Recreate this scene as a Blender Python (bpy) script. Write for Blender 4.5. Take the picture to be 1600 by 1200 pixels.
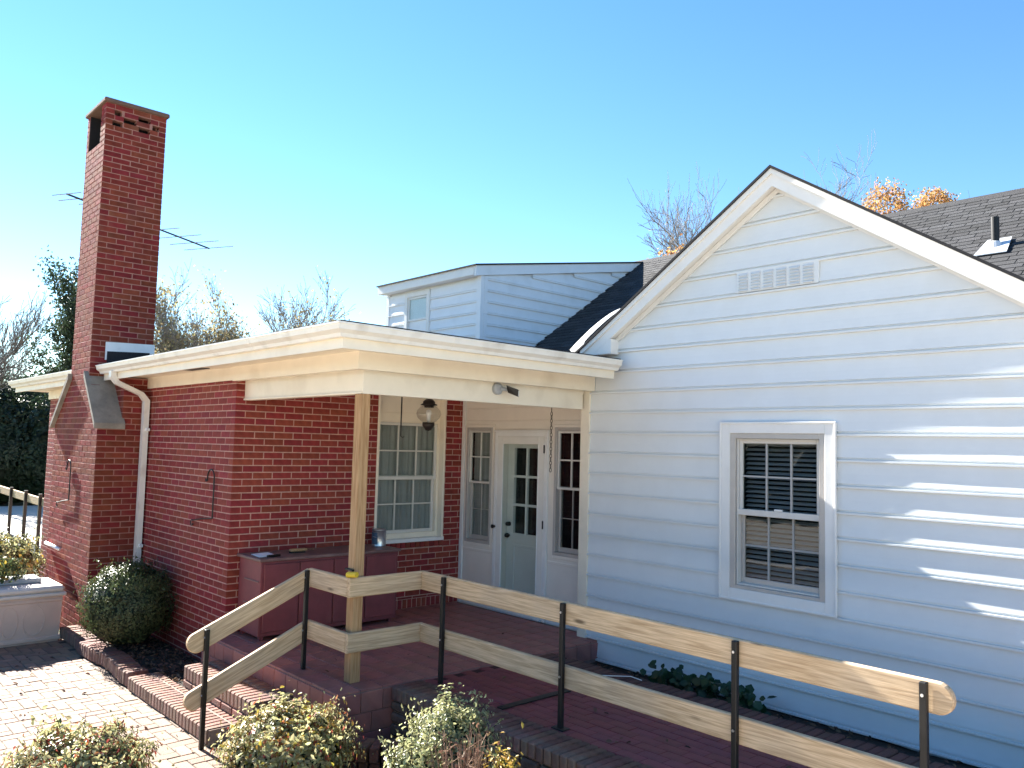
import bpy, bmesh, math, random
import numpy as np
from mathutils import Vector, Matrix, noise
R = math.radians
for o in list(bpy.data.objects): bpy.data.objects.remove(o, do_unlink=True)
sc = bpy.context.scene
col = sc.collection
rnd = random.Random(7)

# ------------------------------------------------------------------ camera
CAM = Vector((5.6523, -6.2157, 2.0419)); YAW, PITCH, ROLL = R(-47.5214), R(4.3773), R(1.4440); FPX = 1282.69
Fw = Vector((math.cos(PITCH)*math.sin(YAW), math.cos(PITCH)*math.cos(YAW), math.sin(PITCH)))
R0 = Vector((math.cos(YAW), -math.sin(YAW), 0)); U0 = R0.cross(Fw)
Rt = math.cos(ROLL)*R0 + math.sin(ROLL)*U0; Up = -math.sin(ROLL)*R0 + math.cos(ROLL)*U0
cd = bpy.data.cameras.new('camera'); cam = bpy.data.objects.new('camera', cd); col.objects.link(cam)
cam.matrix_world = Matrix(((Rt.x, Up.x, -Fw.x, CAM.x), (Rt.y, Up.y, -Fw.y, CAM.y), (Rt.z, Up.z, -Fw.z, CAM.z), (0, 0, 0, 1)))
cd.sensor_width = 36; cd.lens = FPX/1600*36; cd.clip_start = .05; cd.clip_end = 2000
sc.camera = cam
def proj(P):
    d = Vector(P) - CAM; z = d.dot(Fw)
    if z < .2: return None
    return (800 + FPX*d.dot(Rt)/z, 600 - FPX*d.dot(Up)/z)

# ------------------------------------------------------------------ sky, sun, exposure
RAY = Vector((1, .065, -.62)).normalized()
SUN = -RAY
el = math.asin(SUN.z); az = math.atan2(SUN.x, SUN.y)
w = bpy.data.worlds.new('World'); sc.world = w; w.use_nodes = True
nt = w.node_tree; bg = nt.nodes['Background']
sky = nt.nodes.new('ShaderNodeTexSky'); sky.sky_type = 'NISHITA'; sky.sun_disc = False
sky.sun_elevation = el; sky.sun_rotation = az; sky.air_density = 1.0; sky.dust_density = .0; sky.ozone_density = 2.2
hs_ = nt.nodes.new('ShaderNodeHueSaturation'); hs_.inputs['Saturation'].default_value = 1.22; nt.links.new(sky.outputs[0], hs_.inputs['Color']); nt.links.new(hs_.outputs[0], bg.inputs[0]); bg.inputs[1].default_value = .05
ld = bpy.data.lights.new('sun', 'SUN'); ld.energy = 5.0; ld.angle = R(.53); ld.color = (1, .95, .86)
sun = bpy.data.objects.new('sun', ld); col.objects.link(sun); sun.rotation_euler = RAY.to_track_quat('-Z', 'Y').to_euler()
sun.location = (-20, -2, 14)
vs = sc.view_settings; vs.view_transform = 'Standard'; vs.look = 'None'; vs.gamma = 1; vs.exposure = 2.52; vs.use_curve_mapping = False

# ------------------------------------------------------------------ materials
MATS = {}
def mat(name, color, rough=.7, var=.0, noise_scale=8., noise_amt=0., bump=0., bump_scale=60., metallic=0., spec=.4, stretch=None, color2=None, rnd_amt=0., coat=0., trans=0., stain=None):
    """principled material: colour mixed by noise, per piece random value, fine bump"""
    m = bpy.data.materials.new(name); m.use_nodes = True; t = m.node_tree; N = t.nodes; L = t.links
    b = N['Principled BSDF']; b.inputs['Roughness'].default_value = rough; b.inputs['Metallic'].default_value = metallic
    b.inputs['Specular IOR Level'].default_value = spec; b.inputs['Coat Weight'].default_value = coat
    tc = N.new('ShaderNodeTexCoord'); mp = N.new('ShaderNodeMapping'); L.new(tc.outputs['Object'], mp.inputs[0])
    if stretch: mp.inputs['Scale'].default_value = stretch
    geo = N.new('ShaderNodeNewGeometry'); oi = N.new('ShaderNodeObjectInfo')
    c = color + (1,) if len(color) == 3 else color
    last = None
    if noise_amt > 0:
        n = N.new('ShaderNodeTexNoise'); n.inputs['Scale'].default_value = noise_scale; n.inputs['Detail'].default_value = 7; n.inputs['Roughness'].default_value = .62
        L.new(mp.outputs[0], n.inputs[0])
        rp = N.new('ShaderNodeValToRGB'); rp.color_ramp.elements[0].position = .32; rp.color_ramp.elements[1].position = .68
        rp.color_ramp.elements[0].color = c; c2 = color2 or tuple(x*(1-noise_amt) for x in color); rp.color_ramp.elements[1].color = tuple(c2) + (1,)
        L.new(n.outputs[0], rp.inputs[0]); last = rp.outputs[0]
    if stain:
        n = N.new('ShaderNodeTexNoise'); n.inputs['Scale'].default_value = stain[1]; n.inputs['Detail'].default_value = 9; L.new(tc.outputs['Object'], n.inputs[0])
        rp = N.new('ShaderNodeValToRGB'); rp.color_ramp.elements[0].position = stain[2]; rp.color_ramp.elements[1].position = stain[2]+.18
        rp.color_ramp.elements[0].color = (0, 0, 0, 1); rp.color_ramp.elements[1].color = (stain[3],)*3 + (1,)
        L.new(n.outputs[0], rp.inputs[0])
        mx = N.new('ShaderNodeMixRGB'); L.new(rp.outputs[0], mx.inputs[0]); mx.inputs[2].default_value = stain[0] + (1,)
        if last: L.new(last, mx.inputs[1])
        else: mx.inputs[1].default_value = c
        last = mx.outputs[0]
    if rnd_amt > 0:
        ad = N.new('ShaderNodeMath'); ad.operation = 'ADD'; L.new(geo.outputs['Random Per Island'], ad.inputs[0]); L.new(oi.outputs['Random'], ad.inputs[1])
        fr = N.new('ShaderNodeMath'); fr.operation = 'FRACT'; L.new(ad.outputs[0], fr.inputs[0])
        mr = N.new('ShaderNodeMapRange'); mr.inputs[3].default_value = 1-rnd_amt; mr.inputs[4].default_value = 1+rnd_amt*.8; L.new(fr.outputs[0], mr.inputs[0])
        hs = N.new('ShaderNodeHueSaturation'); L.new(mr.outputs[0], hs.inputs['Value'])
        m2 = N.new('ShaderNodeMath'); m2.operation = 'MULTIPLY'; m2.inputs[1].default_value = 7.31; L.new(fr.outputs[0], m2.inputs[0])
        f2 = N.new('ShaderNodeMath'); f2.operation = 'FRACT'; L.new(m2.outputs[0], f2.inputs[0])
        mh = N.new('ShaderNodeMapRange'); mh.inputs[3].default_value = .5-.03*min(1, rnd_amt*2.5); mh.inputs[4].default_value = .5+.025*min(1, rnd_amt*2.5); L.new(f2.outputs[0], mh.inputs[0]); L.new(mh.outputs[0], hs.inputs['Hue'])
        if last: L.new(last, hs.inputs['Color'])
        else: hs.inputs['Color'].default_value = c
        last = hs.outputs[0]
    if last: L.new(last, b.inputs['Base Color'])
    else: b.inputs['Base Color'].default_value = c
    if bump > 0:
        n = N.new('ShaderNodeTexNoise'); n.inputs['Scale'].default_value = bump_scale; n.inputs['Detail'].default_value = 5; L.new(mp.outputs[0], n.inputs[0])
        bp = N.new('ShaderNodeBump'); bp.inputs['Strength'].default_value = bump; bp.inputs['Distance'].default_value = .01; L.new(n.outputs[0], bp.inputs['Height']); L.new(bp.outputs[0], b.inputs['Normal'])
    if trans > 0:
        tr = N.new('ShaderNodeBsdfTranslucent'); ms = N.new('ShaderNodeMixShader'); ms.inputs[0].default_value = trans
        if last: L.new(last, tr.inputs[0])
        else: tr.inputs[0].default_value = c
        L.new(b.outputs[0], ms.inputs[1]); L.new(tr.outputs[0], ms.inputs[2]); L.new(ms.outputs[0], N['Material Output'].inputs[0])
    MATS[name] = m; return m
def wood(name, c1, c2, knots=True, weather=.0):
    m = bpy.data.materials.new(name); m.use_nodes = True; t = m.node_tree; N = t.nodes; L = t.links; b = N['Principled BSDF']
    b.inputs['Roughness'].default_value = .72; b.inputs['Specular IOR Level'].default_value = .25
    tc = N.new('ShaderNodeTexCoord'); oi = N.new('ShaderNodeObjectInfo')
    cb = N.new('ShaderNodeCombineXYZ'); ml = N.new('ShaderNodeMath'); ml.operation = 'MULTIPLY'; ml.inputs[1].default_value = 37; L.new(oi.outputs['Random'], ml.inputs[0]); L.new(ml.outputs[0], cb.inputs[0]); L.new(ml.outputs[0], cb.inputs[2])
    va = N.new('ShaderNodeVectorMath'); va.operation = 'ADD'; L.new(tc.outputs['Object'], va.inputs[0]); L.new(cb.outputs[0], va.inputs[1])
    mp = N.new('ShaderNodeMapping'); mp.inputs['Scale'].default_value = (.55, 10, 10); L.new(va.outputs[0], mp.inputs[0])
    wn = N.new('ShaderNodeTexNoise'); wn.inputs['Scale'].default_value = 1.4; wn.inputs['Detail'].default_value = 2; L.new(mp.outputs[0], wn.inputs[0])
    mm = N.new('ShaderNodeMath'); mm.operation = 'MULTIPLY'; mm.inputs[1].default_value = 46; L.new(wn.outputs[0], mm.inputs[0])
    sn = N.new('ShaderNodeMath'); sn.operation = 'SINE'; L.new(mm.outputs[0], sn.inputs[0])
    mp2 = N.new('ShaderNodeMapping'); mp2.inputs['Scale'].default_value = (4, 120, 120); L.new(va.outputs[0], mp2.inputs[0])
    fn = N.new('ShaderNodeTexNoise'); fn.inputs['Scale'].default_value = 2; fn.inputs['Detail'].default_value = 6; L.new(mp2.outputs[0], fn.inputs[0])
    mr = N.new('ShaderNodeMapRange'); mr.inputs[1].default_value = -1; mr.inputs[2].default_value = 1; mr.inputs[3].default_value = 0; mr.inputs[4].default_value = .30; L.new(sn.outputs[0], mr.inputs[0])
    ad = N.new('ShaderNodeMath'); ad.operation = 'ADD'; L.new(mr.outputs[0], ad.inputs[0])
    f3 = N.new('ShaderNodeMath'); f3.operation = 'MULTIPLY'; f3.inputs[1].default_value = 1.05; L.new(fn.outputs[0], f3.inputs[0]); L.new(f3.outputs[0], ad.inputs[1])
    rp = N.new('ShaderNodeValToRGB'); rp.color_ramp.elements[0].position = .36; rp.color_ramp.elements[1].position = .98
    rp.color_ramp.elements[0].color = c1 + (1,); rp.color_ramp.elements[1].color = c2 + (1,); L.new(ad.outputs[0], rp.inputs[0])
    last = rp.outputs[0]
    if knots:
        mp3 = N.new('ShaderNodeMapping'); mp3.inputs['Scale'].default_value = (1.7, 7., 7.); L.new(va.outputs[0], mp3.inputs[0])
        vo = N.new('ShaderNodeTexVoronoi'); vo.inputs['Scale'].default_value = 1.0; L.new(mp3.outputs[0], vo.inputs[0])
        kr = N.new('ShaderNodeValToRGB'); kr.color_ramp.elements[0].position = .05; kr.color_ramp.elements[1].position = .12; kr.color_ramp.elements[0].color = (.95, .95, .95, 1); kr.color_ramp.elements[1].color = (0, 0, 0, 1); L.new(vo.outputs['Distance'], kr.inputs[0])
        mx = N.new('ShaderNodeMixRGB'); L.new(kr.outputs[0], mx.inputs[0]); L.new(last, mx.inputs[1]); mx.inputs[2].default_value = tuple(x*.33 for x in c2) + (1,); last = mx.outputs[0]
    if weather:
        n = N.new('ShaderNodeTexNoise'); n.inputs['Scale'].default_value = 1.6; n.inputs['Detail'].default_value = 4; L.new(va.outputs[0], n.inputs[0])
        kr = N.new('ShaderNodeValToRGB'); kr.color_ramp.elements[0].position = .45; kr.color_ramp.elements[1].position = .75; kr.color_ramp.elements[1].color = (weather,)*3+(1,); L.new(n.outputs[0], kr.inputs[0])
        mx = N.new('ShaderNodeMixRGB'); L.new(kr.outputs[0], mx.inputs[0]); L.new(last, mx.inputs[1]); mx.inputs[2].default_value = (.30, .27, .23, 1); last = mx.outputs[0]
    L.new(last, b.inputs['Base Color'])
    bp = N.new('ShaderNodeBump'); bp.inputs['Strength'].default_value = .25; bp.inputs['Distance'].default_value = .004; L.new(ad.outputs[0], bp.inputs['Height']); L.new(bp.outputs[0], b.inputs['Normal'])
    MATS[name] = m
def glass(name, tint=(1, 1, 1), ior=1.5):
    m = bpy.data.materials.new(name); m.use_nodes = True; t = m.node_tree; N = t.nodes; L = t.links; N.remove(N['Principled BSDF'])
    tr = N.new('ShaderNodeBsdfTransparent'); tr.inputs[0].default_value = tint + (1,); gl = N.new('ShaderNodeBsdfGlossy'); gl.inputs['Roughness'].default_value = .015
    fr = N.new('ShaderNodeFresnel'); fr.inputs[0].default_value = ior; ms = N.new('ShaderNodeMixShader')
    n = N.new('ShaderNodeTexNoise'); n.inputs['Scale'].default_value = 2.5; bp = N.new('ShaderNodeBump'); bp.inputs['Strength'].default_value = .05; bp.inputs['Distance'].default_value = .02
    tc = N.new('ShaderNodeTexCoord'); L.new(tc.outputs['Object'], n.inputs[0]); L.new(n.outputs[0], bp.inputs['Height']); L.new(bp.outputs[0], gl.inputs['Normal'])
    ge = N.new('ShaderNodeNewGeometry'); iv = N.new('ShaderNodeMath'); iv.operation = 'SUBTRACT'; iv.inputs[0].default_value = 1; L.new(ge.outputs['Backfacing'], iv.inputs[1])
    mu = N.new('ShaderNodeMath'); mu.operation = 'MULTIPLY'; L.new(fr.outputs[0], mu.inputs[0]); L.new(iv.outputs[0], mu.inputs[1])
    L.new(mu.outputs[0], ms.inputs[0]); L.new(tr.outputs[0], ms.inputs[1]); L.new(gl.outputs[0], ms.inputs[2]); L.new(ms.outputs[0], N['Material Output'].inputs[0]); MATS[name] = m

mat('brick', (.275, .047, .037), .7, noise_scale=14, noise_amt=.35, bump=.35, bump_scale=120, rnd_amt=.16, spec=.18)
mat('chimney_brick', (.225, .042, .030), .75, noise_scale=9, noise_amt=.35, bump=.5, bump_scale=90, rnd_amt=.2, spec=.1, stain=((.20, .10, .065), 1.3, .52, .55))
mat('chimney_mortar', (.30, .125, .095), .85, noise_scale=3, noise_amt=.5, color2=(.37, .185, .145), bump=.4, bump_scale=200)
mat('mortar', (.54, .31, .25), .85, noise_scale=30, noise_amt=.3, bump=.4, bump_scale=200)
mat('siding', (.71, .74, .75), .42, noise_scale=3, noise_amt=.06, spec=.45, bump=.05, bump_scale=9, stain=((.66, .67, .64), 2.2, .56, .4))
mat('dormer_siding', (.83, .85, .87), .45, noise_scale=3, noise_amt=.06, spec=.4, stain=((.5, .52, .52), 2.2, .58, .25))
mat('cream', (.84, .755, .61), .45, noise_scale=4, noise_amt=.07, spec=.4, stain=((.58, .49, .37), 2.6, .55, .45))
mat('white_paint', (.80, .79, .76), .42, noise_scale=5, noise_amt=.06, spec=.4, stain=((.6, .58, .52), 4., .62, .3))
mat('wall_cream', (.80, .735, .65), .5, noise_scale=4, noise_amt=.07)
mat('gutter', (.80, .77, .70), .35, noise_scale=6, noise_amt=.08, spec=.5, stain=((.42, .36, .29), 4., .55, .5))
mat('aluminium_frame', (.50, .47, .44), .42, noise_scale=9, noise_amt=.1, metallic=.25)
mat('vinyl', (.66, .63, .58), .45, noise_scale=9, noise_amt=.06)
mat('muntin', (.40, .39, .375), .5)
mat('louvre_grey', (.58, .61, .65), .7)
mat('old_metal', (.46, .47, .47), .5, noise_scale=9, noise_amt=.35, stain=((.25, .24, .22), 7, .52, .6))
mat('dark_room', (.012, .012, .014), .9)
mat('grey_room', (.16, .155, .15), .9)
mat('blind', (.26, .26, .27), .5)
mat('curtain', (.40, .39, .375), .9, noise_scale=3, noise_amt=.35, stretch=(6, 6, .3))
mat('door_paint', (.78, .755, .70), .45, noise_scale=4, noise_amt=.07)
mat('shingle', (.050, .050, .055), .85, noise_scale=60, noise_amt=.5, bump=.8, bump_scale=300, rnd_amt=.42)
mat('roof_edge', (.022, .022, .026), .85, noise_scale=40, noise_amt=.4)
mat('concrete', (.30, .27, .225), .9, noise_scale=7, noise_amt=.35, bump=.3, bump_scale=80)
mat('cap_stone', (.17, .10, .075), .9, noise_scale=9, noise_amt=.35, bump=.3, bump_scale=80)
mat('flashing', (.72, .73, .75), .4, metallic=.3, noise_scale=8, noise_amt=.12, stain=((.35, .34, .33), 7, .6, .5))
wood('rail_wood', (.74, .54, .335), (.42, .275, .15), True, .4)
wood('post_wood', (.52, .325, .165), (.31, .165, .07), True, .2)
mat('black_metal', (.014, .013, .013), .45, metallic=.2, noise_scale=30, noise_amt=.3)
mat('bronze_metal', (.03, .023, .02), .5, metallic=.3, noise_scale=30, noise_amt=.3)
mat('porch_tile', (.36, .14, .12), .5, noise_scale=5, noise_amt=.35, bump=.15, bump_scale=60, rnd_amt=.1, stain=((.22, .13, .115), 2.2, .54, .6))
mat('walk_paver', (.22, .048, .054), .6, noise_scale=5, noise_amt=.35, bump=.3, bump_scale=70, rnd_amt=.12, stain=((.05, .018, .016), 1.7, .56, .75))
mat('tile_grout', (.24, .15, .13), .9, noise_scale=20, noise_amt=.3)
mat('walk_joint', (.06, .022, .022), .9, noise_scale=20, noise_amt=.3)
mat('patio_paver', (.25, .165, .118), .8, noise_scale=6, noise_amt=.3, bump=.4, bump_scale=110, rnd_amt=.2, stain=((.17, .135, .11), 2., .50, .6))
mat('patio_joint', (.09, .07, .055), .95, noise_scale=40, noise_amt=.4, bump=.5, bump_scale=200)
mat('kerb_brick', (.24, .105, .072), .8, noise_scale=11, noise_amt=.6, bump=.6, bump_scale=90, rnd_amt=.22, stain=((.20, .15, .12), 4, .48, .7))
mat('edging_brick', (.13, .06, .05), .85, noise_scale=9, noise_amt=.4, bump=.5, bump_scale=90, rnd_amt=.2)
mat('kerb_mortar', (.33, .24, .19), .9, noise_scale=30, noise_amt=.35, bump=.4, bump_scale=150)
mat('rubble', (.17, .115, .085), .9, noise_scale=8, noise_amt=.5, bump=.8, bump_scale=50, rnd_amt=.3)
mat('soil', (.035, .026, .020), .95, noise_scale=12, noise_amt=.5, bump=1., bump_scale=40)
mat('mulch', (.05, .034, .025), .95, noise_scale=25, noise_amt=.5, rnd_amt=.5)
mat('lawn', (.075, .09, .03), .95, noise_scale=.7, noise_amt=.4, bump=.6, bump_scale=30)
mat('bounce_concrete', (.62, .54, .44), .9, noise_scale=2, noise_amt=.15)  # kept pale so the added unseen ground throws back more sun
mat('pale_concrete', (.52, .49, .44), .9, noise_scale=3, noise_amt=.15)
mat('cabinet_red', (.21, .05, .056), .5, noise_scale=5, noise_amt=.25, stain=((.22, .09, .085), 3, .6, .5))
mat('cabinet_top', (.20, .115, .105), .45, noise_scale=6, noise_amt=.35, stain=((.32, .26, .24), 4, .56, .5))
mat('paper', (.75, .76, .78), .7)
mat('steel', (.55, .57, .60), .28, metallic=.9, noise_scale=9, noise_amt=.1)
mat('label_blue', (.05, .09, .14), .5)
mat('yellow', (.65, .45, .03), .5)
mat('beige_plastic', (.62, .47, .39), .55, noise_scale=5, noise_amt=.12)
mat('beige_lid', (.66, .60, .54), .55, noise_scale=5, noise_amt=.1)
mat('grey_plastic', (.35, .36, .37), .5)
mat('white_plastic', (.75, .75, .73), .4)
mat('bark', (.06, .046, .036), .95, noise_scale=14, noise_amt=.4)
mat('bark_pale', (.27, .235, .205), .95, noise_scale=14, noise_amt=.4)
mat('bark_dark', (.030, .026, .024), .95, noise_scale=14, noise_amt=.4)
def leafmat(n, c, r=.5, var=.45, tr=.3): mat(n, c, r, rnd_amt=var, trans=tr, spec=.35)
leafmat('leaf_pine', (.04, .062, .032)); leafmat('leaf_hedge', (.022, .038, .018)); leafmat('leaf_box', (.085, .11, .045), .38)
leafmat('leaf_grey', (.36, .37, .19), .38, .45, .35); leafmat('leaf_nandina', (.42, .40, .20), .40, .5, .4); leafmat('leaf_nandina_red', (.33, .10, .05), .5, .4); leafmat('leaf_yellow', (.36, .26, .05), .5, .4)
leafmat('leaf_orange', (.50, .30, .12), .6, .45, .45); leafmat('leaf_olive', (.29, .25, .13), .6, .5, .4); leafmat('leaf_ivy', (.022, .058, .024), .35, .35); leafmat('leaf_dry', (.16, .095, .06), .7, .5)
mat('twig_dry', (.26, .16, .11), .9, noise_scale=14, noise_amt=.3)
mat('far_wall', (.55, .58, .60), .7); mat('far_roof', (.20, .19, .19), .9, noise_scale=5, noise_amt=.3)
glass('window_glass', (.9, .93, .92), 1.5); glass('lamp_glass', (.86, .86, .85), 1.7)
M = MATS

# ------------------------------------------------------------------ builders
WM = {}                                         # world matrix of each object
def tag(o, label=None, cat=None, group=None, kind=None):
    if label: o['label'] = label
    if cat: o['category'] = cat
    if group: o['group'] = group
    if kind: o['kind'] = kind
    return o
def link(o, parent, m=None):
    col.objects.link(o); m = m or Matrix.Identity(4); WM[o] = m
    o.matrix_basis = m
    if parent: o.parent = parent; o.matrix_parent_inverse = WM[parent].inverted()
    return o
def thing(name, loc, label, cat, group=None):
    o = bpy.data.objects.new(name, None); o.empty_display_size = .2; link(o, None, Matrix.Translation(loc)); return tag(o, label, cat, group)
class MB:
    def __init__(s): s.v = []; s.f = []
    def add(s, v, f):
        k = len(s.v); s.v += [tuple(p) for p in v]; s.f += [tuple(i+k for i in q) for q in f]; return s
    def box(s, x0, x1, y0, y1, z0, z1, ch=0.):
        if ch <= 0:
            return s.add([(x0,y0,z0),(x1,y0,z0),(x1,y1,z0),(x0,y1,z0),(x0,y0,z1),(x1,y0,z1),(x1,y1,z1),(x0,y1,z1)], [(0,3,2,1),(4,5,6,7),(0,1,5,4),(1,2,6,5),(2,3,7,6),(3,0,4,7)])
        ch = min(ch, (x1-x0)*.4, (y1-y0)*.4, (z1-z0)*.4)
        v = []; ix = {}
        for sx in (0, 1):
            for sy in (0, 1):
                for sz in (0, 1):
                    c = ((x0, x1)[sx], (y0, y1)[sy], (z0, z1)[sz]); d = (1-2*sx, 1-2*sy, 1-2*sz)
                    for a in range(3):
                        p = [c[i] + (0 if i == a else d[i]*ch) for i in range(3)]; ix[(sx, sy, sz, a)] = len(v); v.append(p)
        f = []
        for a in range(3):
            b, c = (a+1) % 3, (a+2) % 3
            for sa in (0, 1):
                def k(sb, s2):
                    t = [0]*3; t[a] = sa; t[b] = sb; t[c] = s2; return ix[tuple(t)+(a,)]
                q = [k(0,0), k(1,0), k(1,1), k(0,1)]; f.append(q if sa else q[::-1])
            for sb in (0, 1):
                for s2 in (0, 1):      # edge along a between faces b and c
                    def e(sa, ax):
                        t = [0]*3; t[a] = sa; t[b] = sb; t[c] = s2; return ix[tuple(t)+(ax,)]
                    q = [e(0,b), e(1,b), e(1,c), e(0,c)]; f.append(q if (sb == s2) else q[::-1])
        for sx in (0, 1):
            for sy in (0, 1):
                for sz in (0, 1):
                    q = [ix[(sx, sy, sz, a)] for a in range(3)]; f.append(q if (sx+sy+sz) % 2 else q[::-1])
        return s.add(v, f)
    def prism(s, poly, d):
        """closed polygon (3d points) swept by vector d"""
        n = len(poly); d = Vector(d); v = [Vector(p) for p in poly] + [Vector(p)+d for p in poly]
        return s.add(v, [tuple(range(n))[::-1], tuple(range(n, 2*n))] + [(i, (i+1) % n, n+(i+1) % n, n+i) for i in range(n)])
    def tube(s, pts, r, n=8, cap=True):
        pts = [Vector(p) for p in pts]; rs = r if isinstance(r, (list, tuple)) else [r]*len(pts); k = len(s.v); up = None
        for i, p in enumerate(pts):
            t = (pts[min(i+1, len(pts)-1)] - pts[max(i-1, 0)]).normalized()
            if up is None: up = t.orthogonal().normalized()
            up = (up - t*up.dot(t)); up = up.normalized() if up.length > 1e-5 else t.orthogonal().normalized(); w_ = t.cross(up)
            for j in range(n):
                a = 2*math.pi*j/n; s.v.append(tuple(p + (up*math.cos(a) + w_*math.sin(a))*rs[i]))
        for i in range(len(pts)-1):
            for j in range(n):
                a = k+i*n+j; b_ = k+i*n+(j+1) % n; s.f.append((a, b_, b_+n, a+n))
        if cap: s.f.append(tuple(range(k, k+n))[::-1]); s.f.append(tuple(range(k+(len(pts)-1)*n, k+len(pts)*n)))
        return s
    def sweep(s, prof, pts, sides):
        """profile [(out,z)] swept along pts; sides[i] = outward vector per point"""
        k = len(s.v); m = len(prof)
        for p, o in zip(pts, sides):
            for (a, z) in prof: s.v.append((p[0]+o[0]*a, p[1]+o[1]*a, p[2]+z))
        for i in range(len(pts)-1):
            for j in range(m):
                a = k+i*m+j; b_ = k+i*m+(j+1) % m; s.f.append((a, b_, b_+m, a+m))
        s.f.append(tuple(range(k, k+m))[::-1]); s.f.append(tuple(range(k+(len(pts)-1)*m, k+len(pts)*m))); return s
    def lathe(s, prof, c, n=24):
        k = len(s.v)
        for r, z in prof:
            for j in range(n):
                a = 2*math.pi*j/n; s.v.append((c[0]+r*math.cos(a), c[1]+r*math.sin(a), c[2]+z))
        for i in range(len(prof)-1):
            for j in range(n):
                a = k+i*n+j; b_ = k+i*n+(j+1) % n; s.f.append((a, b_, b_+n, a+n))
        return s
    def mesh(s, name, fix=True):
        me = bpy.data.meshes.new(name); me.from_pydata(s.v, [], s.f)
        if fix:
            bm = bmesh.new(); bm.from_mesh(me); bmesh.ops.recalc_face_normals(bm, faces=bm.faces); bm.to_mesh(me); bm.free()
        me.update(); return me
    def build(s, name, mt, parent=None, m=None, smooth=False, fix=True):
        me = s.mesh(name, fix); me.materials.append(M[mt] if isinstance(mt, str) else mt)
        if smooth: me.shade_smooth()
        return link(bpy.data.objects.new(name, me), parent, m)
def box(name, mt, parent, x0, x1, y0, y1, z0, z1, ch=.003): return MB().box(x0, x1, y0, y1, z0, z1, ch).build(name, mt, parent)
def struct(o, kind='structure'): o['kind'] = kind; return o

PC = {}
def pieces(name, lst, mt, parent, limit=300, ch=.0035, jit=0., min_px=0):
    """lst: (centre, dims[, matrix rot]); the largest in view become objects that share mesh data, the rest one mesh"""
    def size(e):
        c, d = e[0], e[1]; p = proj(c)
        if not p or not (-30 < p[0] < 1630 and -30 < p[1] < 1230): return 0
        dist = (Vector(c)-CAM).length; dd = sorted(d)
        return dd[1]*dd[2]/dist**2
    ls = sorted(lst, key=size, reverse=True)
    own, rest = ls[:limit], ls[limit:]
    own2 = [e for e in own if size(e) > min_px]; rest = [e for e in own if size(e) <= min_px] + rest; own = own2
    for e in own:
        c, d = e[0], e[1]; k = (mt,)+tuple(round(x, 3) for x in d)+(ch,)
        if k not in PC:
            me = MB().box(-d[0]/2, d[0]/2, -d[1]/2, d[1]/2, -d[2]/2, d[2]/2, ch).mesh(name); me.materials.append(M[mt]); PC[k] = me
        m = Matrix.Translation(c)
        if len(e) > 2: m = m @ e[2]
        if jit: m = m @ Matrix.Rotation(rnd.gauss(0, jit), 4, 'X') @ Matrix.Rotation(rnd.gauss(0, jit), 4, 'Y') @ Matrix.Rotation(rnd.gauss(0, jit*1.4), 4, 'Z')
        link(bpy.data.objects.new(name, PC[k]), parent, m)
    if rest:
        b = MB()
        for e in rest:
            c, d = e[0], e[1]; t = MB().box(-d[0]/2, d[0]/2, -d[1]/2, d[1]/2, -d[2]/2, d[2]/2, ch)
            m = Matrix.Translation(c)
            if len(e) > 2: m = m @ e[2]
            if jit: m = m @ Matrix.Rotation(rnd.gauss(0, jit), 4, 'X') @ Matrix.Rotation(rnd.gauss(0, jit), 4, 'Y')
            b.add([m @ Vector(p) for p in t.v], t.f)
        struct(b.build('small_'+name+'s', mt, parent, fix=False), 'stuff')

# ================================================================== THE SETTING
X1, YB, YD = -2.179, -2.743, .165               # brick corner, front wall plane, door wall plane
FZ, PZ = .17, -.29                              # porch floor, patio
g = MB().box(-260, 260, -260, 260, -.9, -.345).build('ground', 'lawn'); struct(g)

# patio of brick pavers in herringbone
patio = struct(MB().box(-9.4, -.02, -9.5, -3.40, -.34, PZ-.006).build('patio', 'patio_joint'))
pl = []; W_ = .1035
for i in range(-60, 60):
    for j in range(-60, 60):
        k = (i-j) % 4; x = -2+i*W_; y = -5.4+j*W_
        if k == 0: c, d = (x+W_, y+W_/2), (2*W_-.006, W_-.006)
        elif k == 3: c, d = (x+W_/2, y+W_), (W_-.006, 2*W_-.006)
        else: continue
        if -8.2 < c[0]-d[0]/2 and c[0]+d[0]/2 < -.03 and -8 < c[1] and c[1]+d[1]/2 < -3.41:
            pl.append(((c[0], c[1], PZ-.025+rnd.gauss(0, .0016)), (d[0], d[1], .05)))
pieces('paver', pl, 'patio_paver', patio, 300, .004, .004)

# unseen pale ground added to bounce sunlight onto the house, wood beyond it
struct(MB().box(-24, 30, -20, -9.45, -.5, -.335).box(5.2, 30, -9.45, 6, -.5, -.336).build('bounce_ground', 'bounce_concrete'))
# planting beds
def sheet(name, mt, x0, x1, y0, y1, z, n=20, amp=.02, kind='structure'):
    v = []; f = []
    for i in range(n+1):
        for j in range(n+1):
            x = x0+(x1-x0)*i/n; y = y0+(y1-y0)*j/n; e = (0 < i < n and 0 < j < n)
            v.append((x, y, z + (amp*noise.noise((x*3, y*3, 1.7)) if e else 0)))
    for i in range(n):
        for j in range(n): a = i*(n+1)+j; f.append((a, a+n+1, a+n+2, a+1))
    return struct(MB().add(v, f).build(name, mt), kind)
sheet('flower_bed', 'soil', -4.65, -1.9, -3.30, -2.75, -.2, 20, .03)
sheet('shrub_bed', 'soil', -.02, 2.4, -5.2, -2.35, -.3, 30, .03)
struct(MB().box(-.015, 2.4, -9.45, -5.2, -.5, -.31).box(2.4, 5.2, -9.45, -2.38, -.5, -.311).build('bounce_apron', 'bounce_concrete'))  # unseen slabs added to reflect sun onto the lower siding
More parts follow.
